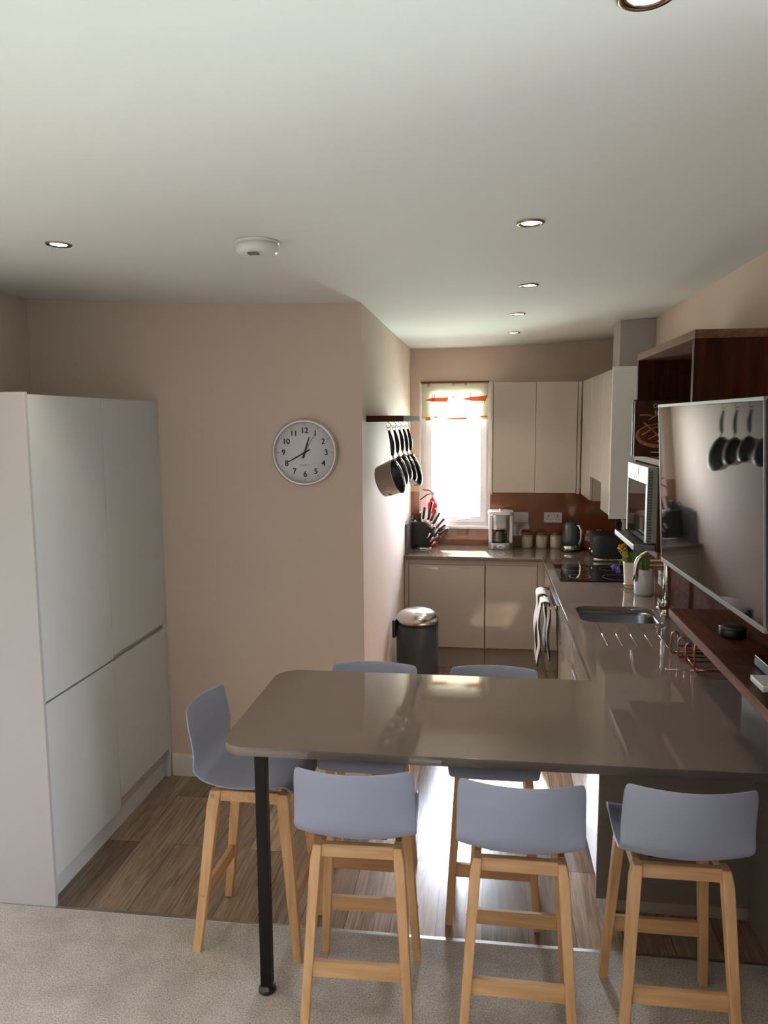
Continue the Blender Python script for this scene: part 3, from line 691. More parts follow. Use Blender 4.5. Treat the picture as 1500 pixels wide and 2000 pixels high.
def book(label, x0, x1, y0, y1, z0, h, cover, spine_mat):
    t_ = thing('cookbook', label, 'book', (x0, y0, z0), 'cookbooks in the walnut unit')
    mb = MB(); mb.box(x0, x1, y0, y0+.003, z0, z0+h); mb.box(x0, x1, y1-.003, y1, z0, z0+h); mb.obj('cover', cover, t_)
    MB().box(x0-.002, x0+.0008, y0, y1, z0, z0+h).obj('spine', spine_mat, t_)
    MB().box(x0+.001, x1-.004, y0+.0032, y1-.0032, z0+.004, z0+h-.004).obj('pages', M['paper'], t_)
    return t_
bz0 = 1.785
b1 = book('brown cookbook with a berry pie on its cover facing out', .700, .925, 3.775, 3.802, bz0, .262, M['bookcover'], M['bookcover'])
book('dark spined cookbook standing behind the pie cookbook', .697, .91, 3.806, 3.84, bz0, .268, M['black'], M['bookcover'])
yc_ = 3.7745
def cov(pts, mt, nm, lb=None, d=.0008, yy=None):
    mb = MB(); mb.prism(pts, 0, d, Matrix(((1, 0, 0, 0), (0, 0, -1, yy or yc_), (0, 1, 0, 0), (0, 0, 0, 1)))); return mb.obj(nm, mt, b1, label=lb)
pie = [(.812+.105*math.cos(a), bz0+.085+.050*math.sin(a)) for a in [PI+i*PI/16 for i in range(17)]] + [(.917, bz0+.12), (.70+.01, bz0+.12)]
cov([(.812+.110*math.cos(2*PI*i/28), bz0+.098+.058*math.sin(2*PI*i/28)) for i in range(28)], M['piecrust'], 'pie_crust', 'pie crust picture')
cov([(.812+.096*math.cos(2*PI*i/28), bz0+.104+.048*math.sin(2*PI*i/28)) for i in range(28)], M['pieberry'], 'pie_filling', 'berry filling picture', yy=yc_-.0009)
mb = MB()
for a, b in (((.73, .10), (.83, .15)), ((.76, .08), (.88, .13)), ((.80, .07), (.91, .11)), ((.74, .16), (.84, .06)), ((.72, .195), (.79, .185)), ((.76, .17), (.82, .20))):
    mb.tube([(a[0], yc_-.002, bz0+a[1]), ((a[0]+b[0])/2, yc_-.003, bz0+(a[1]+b[1])/2+.006), (b[0], yc_-.002, bz0+b[1])], .0035, n=6)
mb.obj('pastry_strips', M['piecrust'], b1)
text('title', 'Good\nfood', .030, face_cam(.815, yc_-.0004, bz0+.222), M['printwhite'], b1)
MB().box(.775, .86, yc_-.001, yc_, bz0+.017, bz0+.022).obj('author_line', M['printwhite'], b1)

tv = thing('television', 'large flat black television on a swivel arm showing kitchen reflections', 'television', (.5735, 2.133, 1.753))
# built in a local frame: +X normal pointing into the room (-x world), screen spans local Y, Z
th_, ph_ = 0.0313, 0.0507
nrm = Vector((-math.cos(th_)*math.cos(ph_), -math.sin(th_)*math.cos(ph_), -math.sin(ph_)))
hor = Vector((-math.sin(th_), math.cos(th_), 0)).normalized(); ver = nrm.cross(hor).normalized()
if ver.z < 0: ver = -ver
TVM = Matrix((nrm, hor, ver)).transposed().to_4x4(); TVM.translation = Vector(tv.location)
w2, h2 = .433, .252
if TVM.determinant() < 0: pass
def tvbox(*a, bev=0): return MB().box(*a, mx=TVM, bev=bev)
def fixn(mb): bmesh.ops.recalc_face_normals(mb.bm, faces=mb.bm.faces[:]); return mb
fixn(tvbox(-.045, -.003, -w2, w2, -h2, h2, bev=.004)).obj('back_case', M['black'], tv)
fixn(tvbox(-.0028, .0, -w2+.006, w2-.006, -h2+.012, h2-.006)).obj('screen', M['screen'], tv)
mb = tvbox(-.010, .002, -w2+.001, w2+.001, -h2-.002, -h2+.0115, bev=.001); mb.box(-.010, .002, -w2+.001, w2+.001, h2-.0055, h2+.003, mx=TVM, bev=.001)
mb.box(-.010, .0012, w2-.0045, w2+.001, -h2, h2, mx=TVM); mb.box(-.004, .0008, -w2+.0025, -w2+.0055, -h2, h2, mx=TVM)
fixn(mb).obj('bezel', M['tvbezel'], tv, label='thin silver bezel')
mb = MB(); mb.box(.62, .64, 2.06, 2.20, 1.66, 1.84); mb.tube([(.64, 2.13, 1.75), (.85, 2.25, 1.75), (.985, 2.10, 1.75)], .018); mb.box(.985, 1.05, 2.04, 2.16, 1.62, 1.88)
mb.obj('wall_arm', M['blackmetal'], tv)
mb = MB(); mb.lathe([(0, 0), (.042, 0), (.045, .006), (.045, .034), (.040, .040), (0, .040)], (.872, 2.78, 1.1935)); sp_ = mb.obj('smart_speaker', M['black'])
tag(sp_, 'small round black smart speaker on the walnut shelf', 'speaker')
mb = MB(); mb.lathe([(.0455, .032), (.047, .034), (.0455, .037)], (.872, 2.78, 1.1935)); mb.obj('light_ring', M['charcoal'], sp_)
tag(bevel(MB().box(.84, .98, 2.33, 2.46, 1.1935, 1.228).obj('set_top_box', M['blackgloss']), .004), 'low black box on the walnut shelf behind the white one', 'box')
tag(bevel(MB().box(.778, .93, 2.20, 2.305, 1.1935, 1.212).obj('router', M['white']), .003), 'flat white box at the near end of the walnut shelf', 'box')

# ---------------------------------------------------------------- copper wire rack
rk = thing('wire_rack', 'copper wire rack standing on the worktop under the walnut shelf', 'rack', (.95, 3.35, HW))
W_ = .0042; X0, X1 = .850, 1.036
mb = MB()
for y in (3.22, 3.47): mb.tube([(X0, y, HW+.012), (X1, y, HW+.012)], W_)
for x in (X0+.03, X1-.02): mb.tube([(x, 3.22, HW+.012), (x, 3.47, HW+.012)], W_)
for x in (X0+.03, X1-.02):
    for y in (3.225, 3.465): mb.cyl((x, y, HW+.0005), (x, y, HW+.012), .006)
mb.obj('base_frame', M['copper'], rk)
for y, h, x in ((3.46, .108, .842), (3.40, .100, .858), (3.34, .092, .874)):
    mb = MB(); hw_ = .015
    pts = [(x+.175, y, HW+.014), (x-hw_+.006, y, HW+.012), (x-hw_, y, HW+.020)]+[(x-hw_*math.cos(a), y, HW+h-.02+.022*math.sin(a)) for a in [i_*PI/12 for i_ in range(13)]]+[(x+hw_, y, HW+.045), (x+.175, y, HW+.045)]
    mb.tube(pts, W_); mb.obj('loop', M['copper'], rk)
mb = MB(); pts = [(1.035, 3.205, HW+.014), (.872, 3.205, HW+.012), (.862, 3.205, HW+.022), (.860, 3.205, HW+.10), (.863, 3.205, HW+.150), (.885, 3.205, HW+.165), (1.03, 3.205, HW+.168)]
mb.tube(pts, W_*1.15); mb.obj('end_hoop', M['copper'], rk)

# ---------------------------------------------------------------- pan rack on the left wall and the pans
ps = thing('pan_shelf', 'dark wooden pan rail shelf high on the left kitchen wall', 'shelf', (-.53, 4.5, 1.957))
o = bevel(MB().box(XM+.001, -.432, 4.04, 5.02, 1.957, 1.989).obj('board', M['walnutmatt'], ps))
hooky = [4.10, 4.31, 4.53, 4.73, 4.93]
for i, y in enumerate(hooky):
    x = -.522+.004*i; mb = MB()
    pts = [(x, y, 1.957), (x, y, 1.950)]+[(x+.013*math.sin(a), y, 1.938+.013*math.cos(a)) for a in [k*PI/8 for k in range(0, 13)]]
    mb.tube(pts, .0018, n=8); mb.obj('hook', M['chrome'], ps)
def pan(name, label, y, rr, depth, hlen, dark, tilt, i):
    x = -.522+.004*i
    t_ = thing(name, label, 'pan', (x, y, 1.93), 'pans hanging from the pan shelf')
    T = Matrix.Translation((x, y, 1.927)) @ Matrix.Rotation(math.radians(-13), 4, 'Z') @ Matrix.Rotation(math.radians(tilt), 4, 'Y')
    hz = -hlen; cz = hz-.024-rr   # centre of the rim disc below the handle
    # body : lathe axis along -x, open mouth faces +x
    prof = [(0, -depth), (rr*.80, -depth), (rr*.93, -depth*.93), (rr*.97, -depth*.6), (rr, -.004), (rr+.004, 0), (rr, .001), (rr-.003, -.004), (rr*.955, -depth*.6), (rr*.90, -depth*.90), (0, -depth*.95)]
    RX = T @ Matrix.Translation((0.012, 0, cz)) @ Matrix.Rotation(math.radians(-9), 4, 'Y') @ Matrix.Rotation(PI/2, 4, 'Y')
    mb = MB(); mb.lathe(prof, (0, 0, 0), 36, RX); mb.obj('body', M['pansteel'], t_)
    if dark or True:
        mb = MB(); mb.lathe([(0, -depth*.935), (rr*.88, -depth*.885), (rr*.945, -depth*.6), (rr-.006, -.008)], (0, 0, 0), 36, RX)
        mb.obj('lining', M['black'] if dark else M['sink'], t_)
    mb = MB(); pts = [T @ Vector(p) for p in ((0.015, 0, hz-.034), (.008, 0, hz-.022), (0, 0, hz-.008), (0, 0, hz+.005))]; mb.tube(pts, .0055, n=8)
    mb.obj('handle_stem', M['chrome'], t_, label='chrome stem')
    mb = MB(); pts = [T @ Vector((.008*math.sin(PI*k/8), 0, hz+(hlen-.018)*k/8)) for k in range(9)]
    mb.tube(pts, [.008, .0105, .0115, .012, .012, .011, .0095, .008, .006], n=10); mb.obj('handle', M['black'], t_)
    mb = MB(); c_ = T @ Vector((0, 0, -.010)); mb.tube([(c_.x+.010*math.sin(k*PI/6), c_.y, c_.z+.010*math.cos(k*PI/6)) for k in range(12)], .002, closed=True, n=6); mb.obj('hanging_ring', M['chrome'], t_)
    return t_
pan('saucepan', 'large steel saucepan, nearest to the room on the pan rail', 4.10, .092, .105, .152, False, -9, 0)
pan('saucepan', 'second steel saucepan from the room on the pan rail', 4.31, .080, .090, .145, False, -9, 1)
pan('saucepan', 'middle steel saucepan of the pan rail', 4.53, .074, .080, .145, False, -9, 2)
pan('frying_pan', 'small black lined frying pan, second from the window on the pan rail', 4.73, .082, .05, .155, True, -9, 3)
pan('frying_pan', 'large black frying pan nearest to the window on the pan rail', 4.935, .105, .045, .155, True, -9, 4)

# ---------------------------------------------------------------- things on the back worktop
kb = thing('knife_block', 'black fan shaped knife holder on a round chrome base', 'knife block', (-.525, 6.27, HW))
mb = MB(); mb.lathe([(0, 0), (.085, 0), (.088, .006), (.080, .012), (.03, .015), (.022, .035), (0, .035)], (-.517, 6.27, HW+.0005)); mb.obj('base', M['chrome'], kb)
mb = MB(); mb.prism([(-.602, .93), (-.47, .93), (-.40, 1.02), (-.43, 1.07), (-.50, 1.13), (-.602, 1.13)], 0, .075, Matrix(((1, 0, 0, 0), (0, 0, -1, 6.31), (0, 1, 0, 0), (0, 0, 0, 1))))
o = bevel(mb.obj('holder', M['black'], kb), .004)
def knife(x, z, ang, L, mt, label, y=6.27, grp='black handled knives in the knife holder'):
    t_ = thing('kitchen_knife', label, 'knife', (x, y, z), grp)
    d = Vector((math.sin(math.radians(ang)), 0, math.cos(math.radians(ang)))); a = Vector((x, y, z))
    mb = MB(); mb.tube([a+d*.012, a+d*L*.4, a+d*L*.8, a+d*L], [.0085, .0105, .0095, .011], n=8); mb.obj('handle', mt, t_)
    mb = MB(); mb.cyl(a-d*.035, a+d*.016, .009, n=8); mb.obj('bolster', M['chrome'], t_)
KN = [(-.515, 1.135, 8, .115, 0, 'black handled knife, leftmost and shortest of the upright ones in the knife holder'), (-.475, 1.13, 13, .17, 0, 'long black handled knife rising straight in the middle of the knife holder'),
      (-.455, 1.12, 24, .13, 1, 'dark red handled knife high in the knife holder before the fire extinguisher'), (-.435, 1.10, 30, .125, 0, 'black handled knife crossing in front of the red fire extinguisher'),
      (-.412, 1.07, 40, .12, 1, 'dark red handled knife leaning right out of the knife holder'), (-.400, 1.045, 48, .10, 0, 'black handled knife leaning right just under the lower red one'),
      (-.396, 1.015, 55, .115, 0, 'black handled knife leaning farthest to the right of the fan')]
for k, (x, z, a, L, red, lb) in enumerate(KN):
    knife(x, z, a, L, M['darkred'] if red else M['black'], lb, 6.275-.008*k, 'knives fanned out of the knife holder')
for k, (x, z, a, L, lb) in enumerate([(-.455, 1.03, 33, .08, 'short front knife with chrome collar, uppermost of the three low ones'), (-.430, 1.0, 40, .07, 'short front knife with chrome collar, middle of the three low ones'), (-.415, .965, 50, .07, 'short front knife with chrome collar, lowest of the three low ones')]):
    knife(x, z, a, L, M['black'], lb, 6.216, 'knives fanned out of the knife holder')
sc_ = thing('scissors', 'kitchen scissors with looped handles at the left of the knife holder', 'scissors', (-.575, 6.27, 1.13))
mb = MB()
for s_ in (-.018, .018): mb.tube([(-.578+s_+.015*math.cos(k*PI/6), 6.27, 1.165+.026*math.sin(k*PI/6)) for k in range(12)], .0045, closed=True, n=6)
mb.obj('handle', M['black'], sc_)
MB().box(-.586, -.570, 6.267, 6.273, 1.10, 1.142).obj('blade', M['chrome'], sc_)
st = thing('knife_steel', 'sharpening steel with black handle and pale cap in the knife holder', 'sharpener', (-.54, 6.27, 1.13))
mb = MB(); mb.cyl((-.54, 6.27, 1.12), (-.535, 6.27, 1.20), .010); mb.obj('handle', M['black'], st)
mb = MB(); mb.ball((-.5345, 6.27, 1.207), .013, (1, 1, .7)); mb.obj('cap', M['cream'], st)

fe = thing('fire_extinguisher', 'small red fire extinguisher behind the knife holder by the window', 'fire extinguisher', (-.445, 6.385, HW))
mb = MB(); mb.lathe([(0, .001), (.040, .001), (.043, .01), (.043, .345), (.040, .362), (.025, .375), (.022, .40), (0, .40)], (-.440, 6.385, HW)); mb.obj('cylinder', M['red'], fe)
mb = MB(); mb.lathe([(.0435, .12), (.0438, .13), (.0438, .27), (.0435, .28)], (-.440, 6.385, HW)); mb.obj('label_band', M['white'], fe)
mb = MB(); mb.cyl((-.440, 6.385, 1.31), (-.440, 6.385, 1.345), .010); mb.box(-.455, -.425, 6.375, 6.395, 1.345, 1.365, bev=.003); mb.obj('valve', M['satin'], fe)
mb = MB(); mb.tube([(-.44, 6.38, 1.362), (-.47, 6.38, 1.380), (-.52, 6.38, 1.385)], .005, n=8); mb.tube([(-.44, 6.38, 1.352), (-.485, 6.38, 1.345), (-.545, 6.38, 1.300)], .005, n=8); mb.obj('lever', M['black'], fe)

# coffee maker
cm = thing('coffee_maker', 'white and silver filter coffee maker on the back worktop', 'coffee maker', (.125, 6.30, HW))
cx, cy = .125, 6.305
mb = slab(rrect(cx-.096, cx+.096, cy-.085, cy+.105, .045), [], HW+.001, HW+.055, .004); mb.obj('base', M['satin'], cm)
mb = slab(rrect(cx-.096, cx+.096, cy+.01, cy+.105, .035), [], HW+.056, HW+.28, .003); mb.box(cx-.096, cx-.070, cy-.06, cy+.02, HW+.056, HW+.28, bev=.006); mb.box(cx+.070, cx+.096, cy-.06, cy+.02, HW+.056, HW+.28, bev=.006); mb.obj('body', M['white'], cm)
mb = slab(rrect(cx-.074, cx+.074, cy-.080, cy+.01, .045), [], HW+.165, HW+.286, .002); mb.obj('filter_housing', M['satin'], cm)
mb = slab(rrect(cx-.098, cx+.098, cy-.082, cy+.107, .045), [], HW+.287, HW+.312, .006); mb.obj('lid', M['white'], cm)
mb = MB(); mb.lathe([(0, .334), (.014, .333), (.016, .325), (.012, .313), (0, .313)], (cx, cy-.02, HW)); mb.obj('lid_knob', M['chrome'], cm)
mb = MB(); mb.lathe([(0, .058), (.048, .058), (.056, .075), (.054, .11), (.038, .145), (.034, .155), (0, .155)], (cx-.008, cy-.035, HW)); mb.obj('carafe', M['jugglass'], cm)
mb = MB(); mb.lathe([(0, .156), (.037, .156), (.038, .168), (.02, .174), (0, .174)], (cx-.008, cy-.035, HW)); mb.tube([(cx+.02, cy-.062, HW+.16), (cx+.045, cy-.10, HW+.15), (cx+.04, cy-.105, HW+.09), (cx+.02, cy-.088, HW+.075)], .006, n=8); mb.obj('carafe_handle', M['black'], cm)
mb = MB()
for k in range(3): mb.box(cx-.030+k*.025, cx-.020+k*.025, cy-.0825, cy-.0802, HW+.171, HW+.178)
mb.obj('button', M['black'], cm)
mb = MB(); mb.lathe([(0, -.002), (.030, -.002), (.033, .0), (.030, .003), (0, .003)], (0, 0, 0), 28, Matrix.Translation((cx, cy-.087, HW+.028)) @ Matrix.Rotation(PI/2, 4, 'X') @ Matrix.Diagonal((1.15, .55, 1, 1))); mb.obj('badge', M['white'], cm)
MB().box(cx-.016, cx+.016, cy-.0912, cy-.0902, HW+.024, HW+.032).obj('badge_mark', M['greyink'], cm)

# storage jars
def jar(i, x, label):
    t_ = thing('storage_jar', label, 'jar', (x, 6.385, HW), 'cream storage jars on the back worktop')
    mb = MB(); mb.lathe([(0, .0005), (.040, .0005), (.045, .006), (.046, .085), (.043, .102), (.038, .106), (0, .106)], (x, 6.385, HW)); mb.obj('body', M['cream'], t_)
    mb = MB(); mb.lathe([(0, .1065), (.042, .1065), (.043, .118), (.036, .126), (0, .130)], (x, 6.385, HW)); mb.obj('lid', M['creamlid'], t_)
    mb = MB(); mb.tube([(x+.0475*math.cos(a), 6.385+.0475*math.sin(a), HW+.098) for a in [k*2*PI/24 for k in range(24)]], .0016, closed=True, n=6)
    mb.tube([(x, 6.337, HW+.098), (x-.008, 6.334, HW+.085), (x-.011, 6.336, HW+.070)], .0014, n=6); mb.tube([(x, 6.337, HW+.098), (x+.007, 6.334, HW+.084), (x+.008, 6.336, HW+.066)], .0014, n=6); mb.obj('twine', M['twine'], t_)
    mb = MB(); mb.lathe([(.0462, .034), (.0470, .036), (.0462, .038)], (x, 6.385, HW)); mb.obj('raised_band', M['cream'], t_)
    return t_
for i, (x, l) in enumerate(((.345, 'cream lidded storage jar, leftmost, beside the coffee maker'), (.461, 'cream lidded storage jar in the middle of the row'), (.577, 'cream lidded storage jar, rightmost, beside the kettle'))): jar(i, x, l)

# kettle
kt = thing('kettle', 'dark grey kettle with a chrome handle on the back worktop', 'kettle', (.685, 6.22, HW))
kx, ky = .682, 6.225
mb = MB(); mb.lathe([(0, .0005), (.075, .0005), (.078, .008), (.074, .018), (0, .018)], (kx, ky, HW)); mb.obj('power_base', M['blackgloss'], kt)
mb = MB(); mb.lathe([(0, .019), (.072, .019), (.073, .022), (.072, .05), (.0, .05)], (kx, ky, HW)); mb.obj('chrome_band', M['chrome'], kt)
mb = MB(); mb.lathe([(0, .051), (.072, .051), (.071, .10), (.064, .17), (.056, .215), (.052, .222), (0, .222)], (kx, ky, HW)); mb.obj('body', M['darkgrey'], kt)
mb = MB(); mb.lathe([(0, .223), (.050, .223), (.046, .232), (.015, .237), (.015, .248), (0, .250)], (kx, ky, HW)); mb.obj('lid', M['darkgrey'], kt)
mb = MB(); mb.tube([(kx+.035, ky-.045, HW+.215), (kx+.055, ky-.065, HW+.212), (kx+.07, ky-.082, HW+.18), (kx+.072, ky-.086, HW+.12), (kx+.060, ky-.072, HW+.07), (kx+.045, ky-.05, HW+.062)], .010, n=10); mb.obj('handle', M['chrome'], kt)
mb = MB(); mb.box(kx-.076, kx-.055, ky-.012, ky+.012, HW+.185, HW+.215, bev=.004); mb.obj('spout', M['darkgrey'], kt)

# small packets between kettle and toaster
def packet(name, label, x, y, h, rr, m1, m2):
    t_ = thing(name, label, 'condiment', (x, y, HW))
    mb = MB(); mb.lathe([(0, .0005), (rr, .0005), (rr, h*.78), (rr*.8, h*.82), (0, h*.82)], (x, y, HW)); mb.obj('body', m1, t_)
    mb = MB(); mb.lathe([(0, h*.821), (rr*.75, h*.821), (rr*.75, h), (0, h)], (x, y, HW)); mb.obj('cap', m2, t_)
    mb = MB(); mb.lathe([(rr+.0003, h*.45), (rr+.001, h*.46), (rr+.001, h*.7), (rr+.0003, h*.71)], (x, y, HW)); mb.obj('paper_label', M['white'] if m1 != M['white'] else M['orange'], t_)
packet('pepper_mill', 'orange and white seasoning tub behind the kettle', .84, 6.36, .145, .030, M['orange'], M['white'])
packet('pepper_mill', 'tall brown seasoning jar behind the toaster', .925, 6.38, .155, .030, M['creamlid'], M['cream'])

# toaster
ts = thing('toaster', 'black four slice toaster with chrome base beyond the hob', 'toaster', (.93, 5.87, HW))
mb = slab(rrect(.808, 1.04, 5.755, 6.03, .035), [], HW+.028, HW+.195, .012)
mb.obj('body', M['charcoal'], ts)
for v in bpy.data.objects['toaster'].children[0].data.polygons: pass
mb = slab(rrect(.803, 1.045, 5.750, 6.035, .035), [], HW+.006, HW+.027, .004); mb.obj('base_band', M['chrome'], ts)
for y in (5.765, 5.99): MB().box(.835, 1.02, y, y+.02, HW+.0005, HW+.006).obj('foot', M['black'], ts)
mb = MB()
for y in (5.80, 5.865, 5.925, 5.985): mb.box(.835, 1.015, y-.011, y+.011, HW+.1952, HW+.197)
mb.obj('slot', M['black'], ts)
mb = MB()
for y in (5.82, 5.95):
    mb.box(.785, .807, y-.018, y+.018, HW+.125, HW+.137, bev=.003); mb.lathe([(0, 0), (.014, 0), (.012, .018), (0, .018)], (0, 0, 0), 16, Matrix.Translation((.8075, y, HW+.065)) @ Matrix.Rotation(-PI/2, 4, 'Y'))
mb.obj('lever_and_dial', M['chrome'], ts)

# ---------------------------------------------------------------- vases with flowers
v1 = thing('flower_pot', 'cream ceramic pot with a gold ring near its foot', 'vase', (.905, 4.87, HW))
mb = MB(); mb.lathe([(0, .0005), (.034, .0005), (.037, .010), (.040, .035), (.048, .16), (.049, .168), (.044, .168), (.040, .14), (0, .13)], (.905, 4.87, HW)); mb.obj('pot', M['cream'], v1)
mb = MB(); mb.lathe([(.039, .018), (.0425, .019), (.0430, .030), (.0405, .031)], (.905, 4.87, HW)); mb.obj('gold_ring', mat('gold_band', (.55, .36, .2), .3, .8), v1)
v2 = thing('vase', 'squat pale blue white ceramic jug vase behind the tap', 'vase', (.955, 4.68, HW))
mb = MB(); mb.lathe([(0, .0005), (.054, .0005), (.058, .010), (.061, .075), (.058, .115), (.046, .140), (.043, .155), (.040, .155), (.043, .138), (.052, .11), (0, .10)], (.952, 4.69, HW)); mb.obj('body', M['bluewhite'], v2)
mb = MB()
for k in range(10):
    a = k*2*PI/10; a2 = (k+1)*2*PI/10
    mb.tube([(.952+.050*math.cos(a), 4.69+.050*math.sin(a), HW+.138), (.952+.061*math.cos((a+a2)/2), 4.69+.061*math.sin((a+a2)/2), HW+.108), (.952+.050*math.cos(a2), 4.69+.050*math.sin(a2), HW+.138)], .0011, n=5)
mb.obj('wire_wrap', M['satin'], v2, label='thin zigzag wire around the neck')
def petal(mb, base, direction, L, w, curl=.3):
    d = Vector(direction).normalized(); s_ = d.orthogonal().normalized(); n_ = d.cross(s_); b = Vector(base); t = bmesh.new(); g = []
    for i in range(6):
        f_ = i/5; ww = w*math.sin(PI*(.12+.83*f_)); c_ = b+d*L*f_+n_*curl*L*f_*f_
        g.append([t.verts.new(c_+s_*ww*q+n_*(abs(q)*ww*.3)) for q in (-1, 0, 1)])
    for p_, q_ in zip(g, g[1:]):
        for k in range(2): t.faces.new((p_[k], p_[k+1], q_[k+1], q_[k])).smooth = True
    mb.add(t)
def flower(name, label, base, head, mt, n, L, w, petal_z=.6, mid=None):
    t_ = thing(name, label, 'flower', base)
    mb = MB(); b = Vector(base); h = Vector(head); mm = (b+h)/2+Vector((0, 0, .015)) if mid is None else Vector(mid)
    mb.tube([b, (b+mm)/2, mm, (mm+h)/2, h], .0024, n=6); mb.obj('stem', M['leaf'], t_)
    dr = (h-mm).normalized(); u = dr.orthogonal().normalized(); w_ = dr.cross(u)
    mb = MB()
    for k in range(n):
        a = 2*PI*k/n; petal(mb, h, (u*math.cos(a)+w_*math.sin(a))*(1-.3*(k % 2))+dr*petal_z*(1+.8*(k % 2)), L, w, .25)
    o = mb.obj('petals', mt, t_); md = o.modifiers.new('s', 'SOLIDIFY'); md.thickness = .0008
    mb = MB(); mb.ball(h+dr*.004, .006); mb.obj('centre', M['yellow'], t_)
pz = HW+.145
flower('iris_flower', 'purple flower drooping left over the rim of the cream pot', (.89, 4.85, pz), (.812, 4.80, 1.055), M['purple'], 9, .042, .013, .5, (.845, 4.82, 1.105))
flower('daffodil_flower', 'yellow flower on the left of the bunch in the cream pot', (.90, 4.86, pz), (.845, 4.83, 1.165), M['yellow'], 11, .034, .014, .5)
flower('tulip_flower', 'pink pointed flower topmost of the bunch in the cream pot', (.905, 4.88, pz), (.862, 4.88, 1.210), M['pink'], 8, .052, .015, 2.2)
flower('cornflower', 'blue flower in the middle of the bunch in the cream pot', (.915, 4.86, pz), (.915, 4.82, 1.155), M['blue'], 16, .042, .011, .7)
flower('daffodil_flower', 'yellow flower lower down between leaves over the cream pot', (.90, 4.85, pz), (.862, 4.81, 1.128), M['yellow'], 9, .026, .010, .5)
def leaves(label, c, n, hmin, hmax, spread, seed, mt, name='leaf_bunch'):
    rnd = random.Random(seed); mb = MB()
    for k in range(n):
        a = rnd.random()*2*PI; h = rnd.uniform(hmin, hmax); sp = rnd.uniform(.3, 1)*spread
        petal(mb, (c[0]+.012*math.cos(a), c[1]+.012*math.sin(a), c[2]), (sp*math.cos(a), sp*math.sin(a), h), h, rnd.uniform(.005, .010), rnd.uniform(.0, .25))
    o = mb.obj(name, mt); md = o.modifiers.new('s', 'SOLIDIFY'); md.thickness = .0008; return tag(o, label, 'foliage')
leaves('green leaves in the cream pot around the flowers', (.905, 4.87, HW+.135), 34, .06, .15, .07, 4, M['leaf'])
leaves('long pale leaves spraying out of the cream pot', (.905, 4.86, HW+.150), 9, .06, .12, .12, 9, M['leafpale'], 'leaf_spray')
leaves('upright green stems in the pale blue vase', (.952, 4.69, HW+.105), 22, .12, .185, .035, 12, M['leaf'], 'stem_bunch')

# ---------------------------------------------------------------- bin
bn = thing('pedal_bin', 'charcoal cylindrical kitchen bin with a shiny steel dome lid', 'bin', (-.447, 5.0, 0))
bx_, by_ = -.447, 4.995
mb = MB(); mb.lathe([(0, .012), (.138, .012), (.141, .02), (.141, .612), (0, .612)], (bx_, by_, 0), 48); mb.obj('body', M['charcoal'], bn)
mb = MB(); mb.lathe([(0, 0), (.144, 0), (.144, .018), (0, .018)], (bx_, by_, 0), 48); mb.obj('base_ring', M['black'], bn)
mb = MB(); mb.lathe([(0, .613), (.139, .613), (.139, .626), (0, .626)], (bx_, by_, 0), 48); mb.obj('collar', M['black'], bn)
mb = MB(); mb.lathe([(0, .627), (.143, .627), (.1435, .648), (.136, .668), (.115, .690), (.08, .705), (.04, .712), (0, .714)], (bx_, by_, 0), 48); mb.obj('lid', M['steel'], bn)
mb = MB(); mb.box(bx_-.165, bx_-.142, by_-.06, by_+.01, .52, .64, bev=.006); mb.obj('handle', M['black'], bn)
mb = MB(); mb.box(bx_-.03, bx_+.03, by_-.19, by_-.13, .004, .016, bev=.003); mb.obj('pedal', M['steel'], bn)

# ---------------------------------------------------------------- wall clock
ck = thing('wall_clock', 'round silver rimmed wall clock with black numerals', 'clock', (-.930, YC, 1.802))
ccx, ccy, ccz = -.930, YC-.001, 1.802
FY = Matrix.Translation((ccx, ccy, ccz)) @ Matrix.Rotation(PI/2, 4, 'X')
mb = MB(); mb.lathe([(0, 0), (.168, 0), (.173, .010), (.173, .026), (.169, .034), (.160, .036), (.156, .030), (.155, .016), (0, .016)], (0, 0, 0), 72, FY); mb.obj('rim', M['silver'], ck)
mb = MB(); mb.lathe([(0, .0165), (.1545, .0165), (.1545, .018), (0, .018)], (0, 0, 0), 72, FY); mb.obj('dial', M['clockface'], ck)
yd = ccy-.0186
for k in range(1, 13):
    a = PI/2-k*PI/6; rr = .113
    # serif-like bold numerals: slab letter with foot serifs
    mb = text('numeral', str(k), .040, face_cam(ccx+rr*math.cos(a), yd, ccz+rr*math.sin(a)), None, ck, .0004, .0007, 1.0)
    mb.obj('numeral', M['ink'], ck)
mb = MB()
for k in range(12):
    a = k*PI/6; Rk = Matrix.Translation((ccx, yd, ccz)) @ Matrix.Rotation(a, 4, 'Y'); mb.box(-.0009, .0009, -.0004, .0004, .137, .149, mx=Rk)
mb.obj('hour_mark', M['ink'], ck)
mb = MB()
for k in range(60):
    if k % 5: mb.box(-.0004, .0004, -.0003, .0003, .1455, .149, mx=Matrix.Translation((ccx, yd, ccz)) @ Matrix.Rotation(k*PI/30, 4, 'Y'))
mb.obj('minute_mark', M['greyink'], ck)
text('quartz_text', 'QUARTZ', .0125, face_cam(ccx, yd, ccz-.066), M['greyink'], ck, .0003)
def hand(nm, deg, L, back, w, y, mt, taper=True):
    Rk = Matrix.Translation((ccx, y, ccz)) @ Matrix.Rotation(math.radians(deg), 4, 'Y')
    mb = MB(); mb.prism([(-w, -back), (w, -back), (w*1.0, L*.55), (w*.45 if taper else w, L), (-w*.45 if taper else -w, L), (-w, L*.55)], 0, .0012, Rk @ Matrix.Rotation(PI/2, 4, 'X')); return mb.obj(nm, mt, ck)
hand('hour_hand', 17, .085, .030, .0042, yd-.002, M['ink']); hand('minute_hand', 241, .112, .032, .0034, yd-.004, M['ink']); hand('second_hand', 30, .118, .040, .0009, yd-.006, M['ink'], False)
